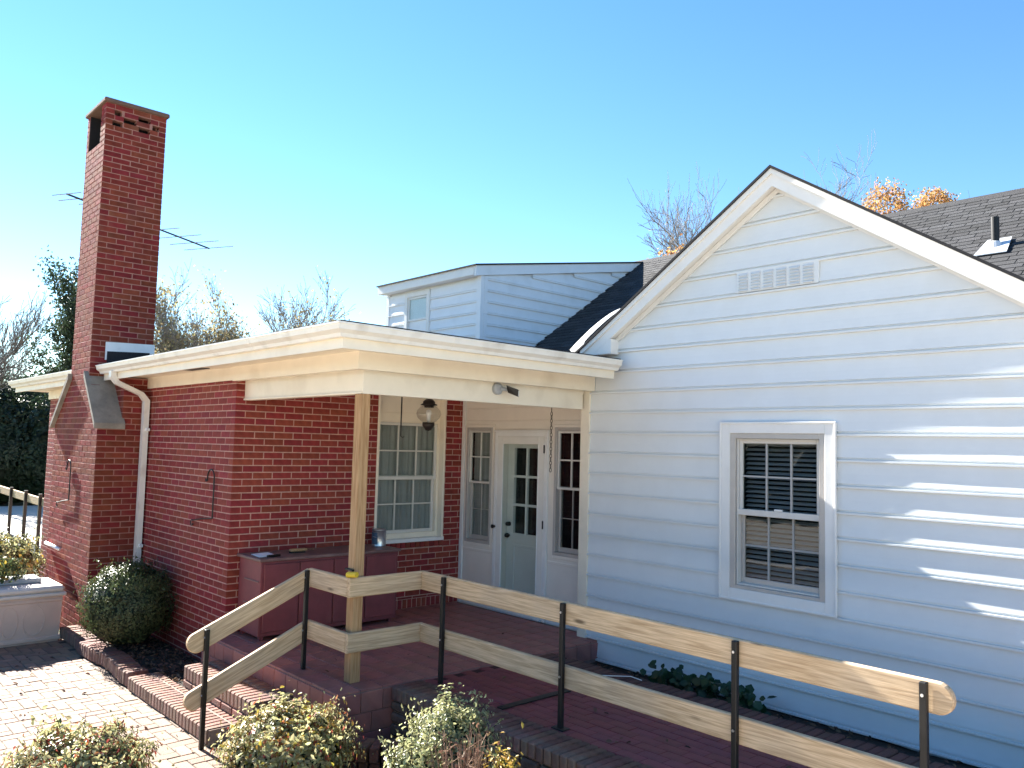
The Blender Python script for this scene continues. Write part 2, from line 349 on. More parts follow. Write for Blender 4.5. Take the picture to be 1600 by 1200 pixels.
sheet('corner_bed', 'soil', -.62, .2, -3.41, -2.88, -.3, 8, .01)
sheet('narrow_bed', 'soil', .1, 7.5, -.64, .03, -.035, 24, .02)

# porch floor with tiles
porch = struct(MB().box(X1-.02, .196, -2.896, YD+.02, -.3, FZ-.012).build('porch_floor', 'tile_grout'))
tl = []; T = .2
ny = int((YD+2.9)/T)
for i in range(12):
    for j in range(16):
        x = .2-(i+.5)*T; y = -2.9+(j+.5)*T
        if y+T/2 > YD+.05: continue
        if x < X1 and y > YB: continue
        tl.append(((x, y, FZ-.009+rnd.gauss(0, .0006)), (T-.007, T-.007, .018)))
pieces('tile', tl, 'porch_tile', porch, 250, .003)
tl = []                                          # tiles on the risers
for r_ in range(3):
    z = FZ-.02-.075-r_*.153
    for i in range(12):
        x = .2-(i+.5)*T-(.1 if r_ % 2 else 0)
        if z > -.3: tl.append(((x, -2.9, z), (T-.007, .014, .146)))
    for j in range(15 if r_ == 0 else 3): tl.append(((.2, -2.9+(j+.5)*T+(.1 if r_ % 2 else 0), z), (.014, T-.007, .146)))
pieces('riser_tile', tl, 'porch_tile', porch, 100, .003)

# steps of brick in front of the porch
st = struct(MB().box(-1.84, -.46, -3.235, -2.91, -.3, .008).build('porch_steps', 'kerb_mortar'))
bl = []
for i in range(20):                              # upper step: rowlock bricks running back
    x = -1.85+.035+i*.0702
    if x > -.46: break
    bl.append(((x, -3.145, -.04), (.0635, .205, .115)))
    bl.append(((x, -2.975, -.022+.03), (.0635, .118, .02)))
for i in range(7): bl.append(((-1.85+.102+i*.2045, -3.235, -.135), (.196, .03, .06)))
for j in range(2): bl.append(((-.46, -3.13+j*.1+.04, -.13), (.03, .09, .06)))
pieces('brick', bl, 'kerb_brick', st, 200, .009, .012)
st2 = struct(MB().box(-2.45, -.62, -3.515, -3.245, -.33, -.175).build('bottom_step', 'kerb_mortar'))
bl = []
for i in range(27):
    x = -2.45+.035+i*.0702
    if x > -.62: break
    bl.append(((x, -3.425, -.225), (.0635, .205, .115))); bl.append(((x, -3.28, -.20), (.0635, .07, .065)))
pieces('brick', bl, 'kerb_brick', st2, 200, .009, .014)

# raised walkway beside the white wall
walk = struct(MB().box(.2, 7.5, -2.13, -.84, -.3, .142).build('walkway', 'walk_joint'))
bl = []; BX, BY = .2, .1
for i in range(40):
    for j in range(13):
        x = .21+(i+.5)*BX+(.1 if j % 2 else 0); y = -2.128+(j+.5)*.0985
        if x+.1 < 7.5: bl.append(((x, y, .132+rnd.gauss(0, .0012)), (BX-.003, .0985-.003, .036)))
pieces('paver', bl, 'walk_paver', walk, 300, .003, .0025)
box('dark_strip', 'black_metal', walk, 1.10, 1.165, -2.12, -1.40, .151, .160, .002)  # dark strip laid across the walkway paving

# ================================================================== retaining wall, edging, kerb
rw = thing('retaining_wall', (3.8, -2.28, -.3), 'low brick retaining wall with rowlock coping along the red walkway', 'wall')
box('wall_core', 'kerb_mortar', rw, .21, 7.5, -2.40, -2.14, -.35, .085)
bl = []
for i in range(104):
    x = .245+i*.0702
    bl.append(((x, -2.285, .108+rnd.gauss(0, .002)), (.0635, .30, .1)))
pieces('coping_brick', bl, 'kerb_brick', rw, 200, .008, .006)
bl = []; r2 = random.Random(3)
z = .05
while z > -.32:
    h = r2.uniform(.07, .11); x = .2
    while x < 7:
        L_ = r2.uniform(.14, .30); bl.append(((x+L_/2, -2.40, z-h/2), (L_-.014, .06, h-.014))); x += L_
    z -= h
pieces('stone', bl, 'rubble', rw, 120, .014, .015)
ed = thing('brick_edging', (3.8, -.73, -.05), 'dark row of edging bricks between walkway and planting strip', 'edging')
bl = [((.13+.035+i*.0702+.06, -.735, .094+rnd.gauss(0, .004)), (.064, .2, .1)) for i in range(104)]
pieces('brick', bl, 'edging_brick', ed, 120, .006, .012)
kb = thing('brick_kerb', (-3.6, -3.36, -.29), 'rowlock brick kerb edging the flower bed under the round bush', 'kerb')
bl = []
for i in range(34):
    x = -4.86+i*.0705; bl.append(((x, -3.40+.02*math.sin(i*.35), -.215+rnd.gauss(0, .004)), (.064, .2, .13)))
pieces('brick', bl, 'kerb_brick', kb, 60, .010, .035)
rg = thing('brick_planter_ring', (.46, -2.62, -.3), 'curved brick ring of the dark planting well beside the porch', 'planter')
bl = []; cx, cy, rr = .20, -2.42, .42
for i in range(17):
    a = R(-88+i*10.2); x = cx+rr*math.cos(a); y = cy+rr*math.sin(a)*1.0
    if y > -2.38: continue
    bl.append(((x, y, -.19), (.2, .066, .11), Matrix.Rotation(a, 4, 'Z')))
    bl.append(((x-.01*math.cos(a), y-.01*math.sin(a), -.29), (.17, .07, .08), Matrix.Rotation(a, 4, 'Z')))
pieces('brick', bl, 'kerb_brick', rg, 60, .008, .012)
box('soil', 'soil', rg, .21, .5, -2.8, -2.42, -.32, -.285)

# ================================================================== THE HOUSE
H = thing('house', (-2, 2, PZ), 'house of red brick and white siding with porch, chimney and gabled wing', 'house')
BP, BC, JT, ZJ = .2117, .0677, .0105, 2.3997
def bricks_wall(faceaxis, face, sgn, ranges, zlo, zhi, holes, thick=.1, off=0, zj=ZJ):
    """ranges(zc, n) -> (u0, u1, start offset); returns piece list. faceaxis 0: wall faces sgn x, u=y; 1: faces sgn y, u=x"""
    out = []; n0 = int((zj-zhi)/BC)-2
    for n in range(n0, n0+200):
        z1 = zj-n*BC-JT/2; z0 = z1-BC+JT
        if z1 <= zlo+.01: break
        z0c, z1c = max(z0, zlo), min(z1, zhi)
        if z1c-z0c < .02: continue
        u0, u1, so = ranges((z0+z1)/2, n); u = u0+so-BP*2
        while u < u1:
            a, b = max(u+JT/2, u0), min(u+BP-JT/2, u1); u += BP
            if a-u0 < JT: a = u0
            if u1-b < JT: b = u1
            segs = [(a, b)] if b-a > .025 else []
            for (h0, h1, hz0, hz1) in holes:
                if z1c > hz0+.012 and z0c < hz1-.012:
                    ns = []
                    for (a, b) in segs:
                        if b <= h0 or a >= h1: ns.append((a, b)); continue
                        if h0-a > .025: ns.append((a, h0))
                        if b-h1 > .025: ns.append((h1, b))
                    segs = ns
            for (a, b) in segs:
                pr = rnd.gauss(0, .0006)
                if faceaxis == 0: out.append(((face+sgn*(pr-thick/2), (a+b)/2, (z0c+z1c)/2), (thick, b-a, z1c-z0c)))
                else: out.append((((a+b)/2, face+sgn*(pr-thick/2), (z0c+z1c)/2), (b-a, thick, z1c-z0c)))
    return out
# ---- brick wall beside the porch (faces +x) with its window opening
WY0, WY1, WZ0, WZ1 = -1.075, -.11, .925, 2.66
bw = MB()
for (y0, y1, z0, z1) in ((YB+.01, WY0, -.3, 2.72), (WY1, YD+.05, -.3, 2.72), (WY0, WY1, -.3, WZ0)): bw.box(X1-.2, X1-.0025, y0, y1, z0, z1)
bwo = bw.build('brick_wall', 'mortar', H); bwo['label'] = 'red brick wall under the porch roof'
L_ = bricks_wall(0, X1, 1, lambda z, n: (YB+(.1075 if n % 2 else 0), YD, 0 if n % 2 == 0 else 0), FZ+.105, 2.70, [(WY0-.002, WY1+.002, .855, 3)])
pieces('brick', L_, 'brick', bwo, 300, .002)
L_ = [((X1-.04+.006, WY0+.02+.0345+i*.0677, .888), (.1, .058, .066)) for i in range(14)]      # rowlock sill
L_ += [((X1-.048, YB+.12+.0345+i*.0677, FZ+.05), (.1, .058, .098)) for i in range(42)]          # soldier course at the floor
pieces('sill_brick', L_, 'brick', bwo, 80, .0035)
# ---- front brick wall (faces -y)
XL = -9.2; CX0, CX1, CY = -6.50, -4.66, -3.30
fw = MB().box(XL, X1-.012, YB+.0025, YB+.2, -.35, 2.72).box(XL, XL+.2, YB+.1, 3.2, -.35, 2.72).build('front_brick_wall', 'mortar', H)
L_ = bricks_wall(1, YB, -1, lambda z, n: (CX1+.003, X1-(0 if n % 2 else .1075), (X1-(0 if n % 2 else .1075)-CX1-.003) % BP), -.25, 2.70, [])
pieces('brick', L_, 'brick', fw, 300, .002)
L_ = bricks_wall(1, YB, -1, lambda z, n: (XL, CX0-.003, 0 if n % 2 else BP/2), -.25, 2.70, [])
pieces('brick', L_, 'brick', fw, 0, .0035)

# ---- chimney
ch = MB(); SX0, SX1, SY1, SZ = -5.89, -5.11, -2.57, 6.19; e = .003; SHD = -3.03
ch.box(CX0+e, CX1-e, CY+e, YB+.05, -.35, 2.2)
ch.prism([(CX0+e, CY+e, 2.2), (CX1-e, CY+e, 2.2), (SX1-e, CY+e, 2.76), (SX0+e, CY+e, 2.76)], (0, .262, 0)); ch.box(CX0+e, CX1-e, SHD+e, YB+.05, 2.2, 2.75)
ch.box(SX0+e, SX1-e, CY+e, SY1-e, 2.76, 5.70)
HOLES = [(r_, y0, w_) for r_, y0, w_ in ((0, -3.20, .085), (0, -2.915, .15), (1, -3.09, .155), (1, -2.74, .085), (2, -3.22, .12), (2, -2.905, .14))]; HT = ZJ+BC*55-JT/2+.0
while HT > SZ-.01: HT -= BC
for (a, b, c_, d) in ((SX0+e, SX0+.10, CY+e, SY1-e), (SX0+.1, SX1-.1, SY1-.1, SY1-e)): ch.box(a, b, c_, d, 5.70, SZ)
ch.box(SX1-.10, SX1-e, CY+e, SY1-e, 5.70, HT-3*BC); ch.box(SX1-.10, SX1-e, CY+e, SY1-e, HT, SZ)
for r_ in range(3):
    yy = CY+e
    for (q_, y0, w_) in [h for h in HOLES if h[0] == r_]+[(9, SY1-e, 0)]:
        ch.box(SX1-.10, SX1-e, yy, y0, HT-(r_+1)*BC, HT-r_*BC); yy = y0+w_
cho = ch.build('chimney', 'chimney_mortar', H); cho['label'] = 'tall red brick chimney with sloped stone shoulders'
def cx(z):
    t = min(1, max(0, (z-2.2)/.56)); return CX0+(SX0-CX0)*t, CX1+(SX1-CX1)*t
L_ = bricks_wall(1, CY, -1, lambda z, n: (cx(z)[0], cx(z)[1]-(.1075 if n % 2 else 0), (cx(z)[1]-(.1075 if n % 2 else 0)-cx(z)[0]) % BP), -.3, SZ, [(-5.80, -5.30, 5.70, 6.4)])
L_ += bricks_wall(0, CX1, 1, lambda z, n: (CY+(0 if n % 2 else .1075), YB, 0), -.3, 2.19, [])
L_ += bricks_wall(0, CX1, 1, lambda z, n: (SHD, YB, 0 if n % 2 else .105), 2.19, 2.74, [])
L_ += bricks_wall(1, SHD, -1, lambda z, n: (cx(z)[1]-.05, CX1-.1, 0 if n % 2 else .105), 2.2, 2.74, [])
hs = [(y0, y0+w_, HT-(row+1)*BC, HT-row*BC) for row, y0, w_ in HOLES]
L_ += bricks_wall(0, SX1, 1, lambda z, n: (CY+(0 if n % 2 else .1075), SY1, 0), 2.5, SZ, hs)
pieces('brick', L_, 'chimney_brick', cho, 300, .003, .003)
for s, (xa, xb) in ((1, (SX1, CX1)), (-1, (SX0, CX0))):
    sl = MB().prism([(xa-s*.05, CY-.05, 2.83), (xb+s*.055, CY-.05, 2.20), (xb+s*.055, CY-.05, 2.135), (xa-s*.05, CY-.05, 2.755)], (0, .34, 0)).build('shoulder_cap', 'concrete', cho)
MB().box(SX0-.03, SX1+.03, CY-.03, SY1+.03, SZ, SZ+.055, .012).build('chimney_cap', 'cap_stone', cho)
box('chimney_flue', 'dark_room', cho, SX0+.11, SX1-.16, CY+.12, SY1-.11, 5.69, 6.12)
box('shade_lining', 'dark_room', cho, SX0+.101, SX0+.109, CY+.004, SY1-.11, 5.70, SZ-.002, 0)  # near-black sheet: shade inside the chimney opening put into its colour
fl = MB().prism([(SX1+.008, -3.14, 2.98), (SX1+.008, -3.14, 3.20), (SX1+.008, -2.56, 3.22), (SX1+.008, -2.56, 3.02)], (.012, 0, 0)).build('chimney_flashing', 'flashing', cho)
MB().prism([(SX1+.021, -3.12, 2.95), (SX1+.021, -3.12, 3.085), (SX1+.021, -2.62, 3.11), (SX1+.021, -2.62, 2.98)], (.01, 0, 0)).build('lower_flashing', 'roof_edge', cho)
MB().tube([(-6.44, -3.33, .64), (-5.77, -3.335, .63)], .022, 10).build('drain_pipe', 'flashing', cho, smooth=True)

# ---- porch roof, soffit, gutter
FX, FY = .49, -3.15                               # fascia planes
def fascia(name, off, z0, z1, thick, mt, xl, yr, parent=H):
    """boards along the front and side eave, mitred at the corner; off = distance of the face in from the fascia line"""
    x, y = FX-off, FY+off
    a = MB().prism([(xl, y, z0), (xl, y, z1), (xl, y+thick, z1), (xl, y+thick, z0)], (0, 0, 0)) if False else None
    A = MB().add([(xl, y, z0), (x, y, z0), (x-thick, y+thick, z0), (xl, y+thick, z0), (xl, y, z1), (x, y, z1), (x-thick, y+thick, z1), (xl, y+thick, z1)], [(0,3,2,1),(4,5,6,7),(0,1,5,4),(1,2,6,5),(2,3,7,6),(3,0,4,7)]).build(name, mt, parent)
    B = MB().add([(x, y, z0), (x, yr, z0), (x-thick, yr, z0), (x-thick, y+thick, z0), (x, y, z1), (x, yr, z1), (x-thick, yr, z1), (x-thick, y+thick, z1)], [(0,3,2,1),(4,5,6,7),(0,1,5,4),(1,2,6,5),(2,3,7,6),(3,0,4,7)]).build(name, mt, parent)
    return A, B
fascia('fascia_board', 0, 2.722, 2.90, .02, 'cream', -5.05, -.155)
fascia('cornice_box', .365, 2.622, 2.765, .06, 'cream', -2.19, -.02)
# soffit
MB().add([(-5.05, FY+.02, 2.762), (FX-.02, FY+.02, 2.762), (FX-.02, -.16, 2.762), (.0, -.16, 2.762), (.0, -2.66, 2.762), (-5.05, -2.66, 2.762)], [(0,1,2,3,4),(0,4,5)]).build('soffit', 'cream', H)
fz = MB()
fz.box(CX1-.02, X1+.03, YB-.02, YB+.05, 2.635, 2.765); fz.build('frieze_board', 'cream', H)
box('corner_trim', 'cream', H, X1+.002, X1+.035, YB+.105, YB+.135, 2.44, 2.70)
# beam around the porch (two boards meeting at the post) 
b1 = MB().box(X1+.002, -.002, -2.655, -2.585, 2.437, 2.70); b1.build('porch_beam', 'cream', H)
MB().box(-.075, .001, -2.657, -.062, 2.439, 2.71).build('porch_beam', 'cream', H)
box('beam_bead', 'cream', H, X1+.002, -.01, -2.668, -2.656, 2.437, 2.455)
box('porch_ceiling', 'wall_cream', H, X1-.1, -.02, -2.6, YD+.1, 2.60, 2.63)
sv = MB().box(-3.0, -2.55, -3.0, -2.87, 2.756, 2.761).build('soffit_vent', 'bronze_metal', H)
# K-style gutter, mitred, with end caps
gp = [(0, -.0), (0, -.10), (.045, -.10), (.055, -.075), (.09, -.05), (.098, -.012), (.106, -.012), (.106, 0), (.085, 0), (.085, -.008), (.078, -.045), (.045, -.066), (.04, -.085), (.012, -.085), (.012, 0)]
def gutter(pts, sides, parent=H, name='gutter'): return MB().sweep(gp, pts, sides).build(name, 'gutter', parent)
gutter([(-5.05, FY, 2.898), (FX, FY, 2.898)], [(0, -1), (1, -1)]); gutter([(FX, FY, 2.898), (FX, -.15, 2.898)], [(1, -1), (1, 0)])
for (x_, y_) in ((-3.1, None), (-.9, None), (None, -2.2)):
    if y_ is None: MB().sweep([(a*1.02+.001, z*1.02) for a, z in gp[:8]]+[(.0, .001)], [(x_, FY, 2.898), (x_+.045, FY, 2.898)], [(0, -1), (0, -1)]).build('gutter_seam', 'gutter', H)
    else: MB().sweep([(a*1.02+.001, z*1.02) for a, z in gp[:8]]+[(.0, .001)], [(FX, y_, 2.898), (FX, y_+.045, 2.898)], [(1, 0), (1, 0)]).build('gutter_seam', 'gutter', H)
for y_ in (-1.25,): box('gutter_hanger', 'bronze_metal', H, FX+.03, FX+.104, y_, y_+.03, 2.9, 2.906, 0)
# low roof over brick wing and porch: hip with thin shingle edge
ex, ey, ez = FX+.06, FY-.06, 2.915; sl = .13
def roofz(x, y): return ez+sl*min(ex-x, y-ey, 3.2)
v = []; f = []
P = [(-9.75, ey), (ex, ey), (ex, -.13), (.02, -.13), (.02, 3.2), (-9.75, 3.2), (ex-3.2, ey+3.2), (-9.75, ey+3.2)]
v = [(x, y, roofz(x, y)) for x, y in P]
top_f = [(0, 1, 6, 7), (1, 2, 3, 6), (3, 4, 6), (4, 5, 7, 6)]
nv = len(v); v += [(x, y, z-.022) for x, y, z in v]
f = top_f + [tuple(i+nv for i in q[::-1]) for q in top_f]
ring = [0, 1, 2, 3, 4, 5, 7]
f += [(ring[i], ring[(i+1) % 7], ring[(i+1) % 7]+nv, ring[i]+nv) for i in range(7)]
MB().add(v, f).build('porch_roof', 'roof_edge', H)
# drip edge strip visible above the gutter on the side eave
MB().sweep([(0, 0), (.012, 0), (.012, .05), (0, .05)], [(FX+.02, FY-.02, 2.858), (FX+.02, -.15, 2.858)], [(1, -1), (1, 0)]).build('drip_edge', 'flashing', H)
# eave continuing on the far side of the chimney
box('fascia_board', 'cream', H, -9.7, -5.95, FY, FY+.02, 2.722, 2.90)
gutter([(-9.78, FY, 2.898), (-5.95, FY, 2.898)], [(0, -1), (0, -1)])
box('soffit', 'cream', H, -9.7, -5.9, FY+.02, -2.66, 2.755, 2.765); box('frieze_board', 'cream', H, -9.25, CX0-.02, YB-.02, YB+.05, 2.62, 2.765)
# downspout with two elbows
def rect_tube(pts, w_, d_, name, mt, parent):
    b = MB(); k = 0
    for p in pts:
        for (a, c_) in ((-1, -1), (1, -1), (1, 1), (-1, 1)): b.v.append((p[0]+a*w_/2, p[1]+c_*d_/2*p[3] if len(p) > 3 else p[1]+c_*d_/2, p[2] + (c_*d_/2*p[4] if len(p) > 4 else 0)))
    for i in range(len(pts)-1):
        for j in range(4): a = i*4+j; q = i*4+(j+1) % 4; b.f.append((a, q, q+4, a+4))
    b.f.append((3, 2, 1, 0)); n = len(b.v)-4; b.f.append((n, n+1, n+2, n+3)); return b.build(name, mt, parent)
dx = -4.58
ds = rect_tube([(dx, -3.19, 2.81, 1, 0), (dx, -3.19, 2.745, 1, .2), (dx, -3.14, 2.68, .6, .6), (dx, -2.86, 2.56, .6, .6), (dx, -2.795, 2.48, 1, .2), (dx, -2.795, -.2, 1, 0)], .085, .062, 'downspout', 'gutter', H)
for z in (2.12, .75): box('strap', 'white_paint', ds, dx-.05, dx+.085, -2.80, -2.76, z, z+.035)

# ---- post
def board(name, mt, parent, L, h, t, m, ends=(0, 0), seg=1, rr=None):
    """length along local x, height z, thickness y; ends rounded when ends[i]"""
    prof = []
    def arc(cx_, s):
        r = h/2; return [(cx_+s*r*math.sin(R(a))*.95, r*math.cos(R(a))) for a in range(0, 181, 15)]
    ptsR = arc(L-h/2, 1) if ends[1] else [(L, h/2), (L, -h/2)]
    ptsL = [(x, -z) for x, z in arc(h/2, -1)] if ends[0] else [(0, -h/2), (0, h/2)]
    poly = ptsR + ptsL
    b = MB(); c_ = .006
    n = len(poly); cen = (L/2, 0)
    def ins(p): return (p[0]-math.copysign(min(c_, abs(p[0]-L/2)), p[0]-L/2), p[1]-math.copysign(min(c_, abs(p[1])), p[1]))
    lay = [[(ins(p)[0], -t/2, ins(p)[1]) for p in poly], [(p[0], -t/2+c_, p[1]) for p in poly], [(p[0], t/2-c_, p[1]) for p in poly], [(ins(p)[0], t/2, ins(p)[1]) for p in poly]]
    v = sum(lay, []); f = [tuple(range(n))[::-1], tuple(range(3*n, 4*n))]
    for k in range(3):
        for i in range(n): f.append((k*n+i, k*n+(i+1) % n, (k+1)*n+(i+1) % n, (k+1)*n+i))
    b.add(v, f); return b.build(name, mt, parent, m)
pm = Matrix.Translation((-.045, -2.63, FZ)) @ Matrix.Rotation(R(-90), 4, 'Y')
po = board('porch_post', 'post_wood', H, 2.437-FZ, .094, .094, pm); po['label'] = 'bare timber post at the porch corner'

# ---- gabled wing with siding
SP, ZS = .2009, 3.5966
SLP = .655; AX, AZ = 2.15, 4.31                    # soffit apex on the wall plane
def rake_z(x): return AZ-abs(x-AX)*SLP
def clap(name, parent, mt, xl0, xr0, xl1, xr1, z0, z1, zb, plane, axis, sgn, seed, warp=.0022):
    """one clapboard: bottom edge xl0..xr0, top edge xl1..xr1; zb = bottom of the course; bows slightly along its length"""
    prof = [(0., 0.), (.0245, 0.), (.0255, .003), (.0255, .016), (.003, .0175), (.000, .0330), (.0160, .0350), (.0115, .07), (.0075, .11), (.0045, .155), (.0015, SP)]
    pr = [(n_, zz) for n_, zz in prof]
    lo, hi = z0-zb, z1-zb
    def nat(zz):
        for (a, b_), (c_, d) in zip(pr, pr[1:]):
            if b_ <= zz <= d and d > b_: return a+(c_-a)*(zz-b_)/(d-b_)
        return .002
    zz = sorted(set([lo, hi]+[q[1] for q in pr if lo < q[1] < hi])); pts = [(nat(q), q) for q in zz]
    if lo <= 0: pts = [(0., 0.), (.0245, 0.)] + [p for p in pts if p[1] > 0]
    n = max(2, int((xr0-xl0)/.11)); b = MB(); m = len(pts)
    for i in range(n+1):
        t = i/n
        for (d, q) in pts:
            s = 0 if hi == lo else (q-lo)/(hi-lo)
            x = (xl0+(xl1-xl0)*s)*(1-t)+(xr0+(xr1-xr0)*s)*t
            wv = warp*(noise.noise((x*1.1, seed*3.7, q*2.5))+.5*noise.noise((x*3.1, seed*1.9, q*6))) if d > 0 else 0
            o = plane+sgn*(d+wv); b.v.append((x, o, zb+q) if axis == 1 else (o, x, zb+q))
    for i in range(n):
        for j in range(m-1): a = i*m+j; b.f.append((a, a+1, a+m+1, a+m))
    return b.build(name, mt, parent, fix=False, smooth=False)
gx0, gx1 = .0, 4.30
GW0, GW1, GZ0, GZ1 = 1.70, 2.555, .885, 2.19       # window hole
gw = MB()
gw.box(gx0-.05, GW0, .012, .12, -.3, 2.9); gw.box(GW1, gx1, .012, .12, -.3, 2.9); gw.box(GW0, GW1, .012, .12, -.3, GZ0); gw.box(GW0, GW1, .012, .12, GZ1, 2.9)
gw.prism([(gx0-.05, .012, 2.9), (gx1, .012, 2.9), (AX, .012, AZ+.05)], (0, .1, 0))
gw.box(gx0-.05, gx0+.05, .12, 3.2, -.3, 2.9); gw.box(gx1-.1, gx1, .12, 5, -.3, 2.9)
gwo = gw.build('siding_wall', 'siding', H); gwo['label'] = 'white gabled wall of wide horizontal siding boards'
fnd = box('foundation', 'concrete', H, gx0+.02, gx1, .02, .1, -.4, -.02)
for n in range(-4, 19):
    zb = ZS-(n+1)*SP; zt = zb+SP+.004
    if n == 17: zb_lo = max(zb, -.025)
    if zb < -.12: continue
    lo = max(zb, -.025)
    def xr(z):
        if z <= rake_z(gx0+.06): return gx0+.06, gx1
        d = (AZ+.02-z)/SLP; return max(gx0+.06, AX-d), min(gx1, AX+d)
    a0, c0 = xr(lo); a1, c1 = xr(zt)
    if c1-a1 < .05: a1 = c1 = AX
    if c0-a0 < .1: continue
    if zb < GZ1-.02 and zt > GZ0+.02:
        clap('siding_board', gwo, 'siding', a0, GW0-.02, a1, GW0-.02, lo, zt, zb, 0, 1, -1, n)
        clap('siding_board', gwo, 'siding', GW1+.02, c0, GW1+.02, c1, lo, zt, zb, 0, 1, -1, n+.4)
        if zb < GZ0-.02: clap('siding_board', gwo, 'siding', GW0-.02, GW1+.02, GW0-.02, GW1+.02, lo, GZ0-.03, zb, 0, 1, -1, n+.2)
    else: clap('siding_board', gwo, 'siding', a0, c0, a1, c1, lo, zt, zb, 0, 1, -1, n)
box('corner_board', 'cream', H, -.055, .062, -.024, .03, -.03, 2.70); box('corner_board', 'cream', H, -.062, -.056, -.02, YD-.003, FZ, 2.70)
# rake boards, rake soffit, shingle edge
def rake(s, n0, n1, off, th, name, mt, xend, z_off=0, parent=H):
    """sloped board from apex to xend; n0..n1 in y; off = height of lower edge above the soffit line"""
    zz = lambda x: AZ-abs(x-AX)*SLP+off
    return MB().prism([(AX, n0, zz(AX)), (AX, n0, zz(AX)+th), (xend, n0, zz(xend)+th), (xend, n0, zz(xend))], (0, n1-n0, 0)).build(name, mt, parent)
for xe in (.03, 4.36):
    s = 1 if xe > AX else -1
    rake(s, -.13, -.105, -.045, .14, 'rake_board', 'white_paint', xe); rake(s, -.15, -.131, .058, .044, 'rake_moulding', 'white_paint', xe); rake(s, -.108, -.012, -.02, .02, 'rake_soffit', 'white_paint', xe+ (.03 if s < 0 else 0))
    rake(s, -.03, -.015, -.075, .05, 'rake_frieze', 'white_paint', xe+(.1 if s < 0 else 0))
    rake(s, -.165, 5.2, .104, .024, 'wing_roof', 'roof_edge', xe-.06 if s < 0 else xe+.1)
MB().prism([(.06, -.128, 2.975), (.42, -.128, 2.975), (.42, -.128, 3.12), (.06, -.128, 3.11)], (0, .116, 0)).build('cornice_return', 'white_paint', H)
# curved white flashing in the corner between the wing and the porch roof
b = MB(); n = 10
for i in range(n+1):
    t = i/n; y = .05+t*.9; zc = 3.12+.56*math.sin(t*1.35)
    for (dx_, dz_) in ((-.02, -.12), (-.17, -.10), (-.24, -.01), (-.16, .05), (-.04, .07)): b.v.append((dx_*1.0-.06, y, zc-.03+dz_*(.9-.45*t)))
for i in range(n):
    for j in range(4): a = i*5+j; b.f.append((a, a+1, a+6, a+5))
b.f.append((0, 1, 2, 3, 4)); b.build('valley_flashing', 'old_metal', H, smooth=True)
# louvred gable vent
gv = box('gable_vent', 'siding', H, 1.752, 2.505, -.024, -.008, 3.42, 3.60)
for i in range(6):
    x = 1.775+i*.1195
    for j in range(6):
        z = 3.437+j*.026; MB().prism([(x, -.025, z), (x, -.040, z-.004), (x, -.040, z+.0), (x, -.025, z+.016)], (.088, 0, 0)).build('louvre', 'siding', gv)
    box('louvre_gap', 'louvre_grey', gv, x-.003, x+.091, -.0246, -.0242, 3.43, 3.592, 0)

# ---- windows
class Frame:
    def __init__(s, O, ax): s.O = O; s.ax = ax    # ax 1: wall faces -y, u=+x ; ax 0: wall faces +x, u=+y
    def box(s, name, mt, parent, u0, u1, z0, z1, n0, n1, ch=.003):
        """n measured outwards from the wall plane"""
        n0, n1 = sorted((n0, n1))
        if s.ax == 1: return box(name, mt, parent, u0, u1, s.O-n1, s.O-n0, z0, z1, ch)
        return box(name, mt, parent, s.O+n0, s.O+n1, u0, u1, z0, z1, ch)
    def ring(s, name, mt, parent, u0, u1, z0, z1, w_, n0, n1, wb=None, wt=None):
        wb = wb or w_; wt = wt or w_; b = MB(); lo, hi = sorted((n0, n1))
        for (a, c_, e_, g_) in ((u0, u0+w_, z0, z1), (u1-w_, u1, z0, z1), (u0+w_, u1-w_, z0, z0+wb), (u0+w_, u1-w_, z1-wt, z1)):
            if s.ax == 1: b.box(a, c_, s.O-hi, s.O-lo, e_, g_, .003)
            else: b.box(s.O+lo, s.O+hi, a, c_, e_, g_, .003)
        return b.build(name, mt, parent)
def sash(F, parent, name, u0, u1, z0, z1, w_, n, cols, rows, mt, bars='muntin', wb=None, bw=.016):
    s = F.ring(name, mt, parent, u0, u1, z0, z1, w_, n-.03, n, wb)
    a0, a1, b0, b1 = u0+w_, u1-w_, z0+(wb or w_), z1-w_
    for i in range(cols):
        for j in range(rows):
            pa, pb = a0+(a1-a0)*i/cols, a0+(a1-a0)*(i+1)/cols; qa, qb = b0+(b1-b0)*j/rows, b0+(b1-b0)*(j+1)/rows
            e_ = bw/2
            F.box('pane', 'window_glass', s, pa+e_*(i > 0), pb-e_*(i < cols-1), qa+e_*(j > 0), qb-e_*(j < rows-1), n-.019, n-.016, 0)
    for i in range(1, cols): u = a0+(a1-a0)*i/cols; F.box('glazing_bar', bars, s, u-bw/2, u+bw/2, b0, b1, n-.028, n-.006, .002)
    for j in range(1, rows):
        z = b0+(b1-b0)*j/rows
        for i in range(cols):
            pa, pb = a0+(a1-a0)*i/cols, a0+(a1-a0)*(i+1)/cols
            F.box('glazing_bar', bars, s, pa+(bw/2 if i else 0), pb-(bw/2 if i < cols-1 else 0), z-bw/2, z+bw/2, n-.027, n-.007, .002)
    return s
def room(F, parent, u0, u1, z0, z1, n0, depth, mt='dark_room'):
    b = MB(); t = .01
    for (a, c_, e_, g_, p, q) in ((u0-t, u0, z0, z1, n0-depth, n0), (u1, u1+t, z0, z1, n0-depth, n0), (u0-t, u1+t, z0-t, z0, n0-depth, n0), (u0-t, u1+t, z1, z1+t, n0-depth, n0), (u0-t, u1+t, z0-t, z1+t, n0-depth-t, n0-depth)):
        if F.ax == 1: b.box(a, c_, F.O-q, F.O-p, e_, g_)
        else: b.box(F.O+p, F.O+q, a, c_, e_, g_)
    return b.build('room_lining', mt, parent)
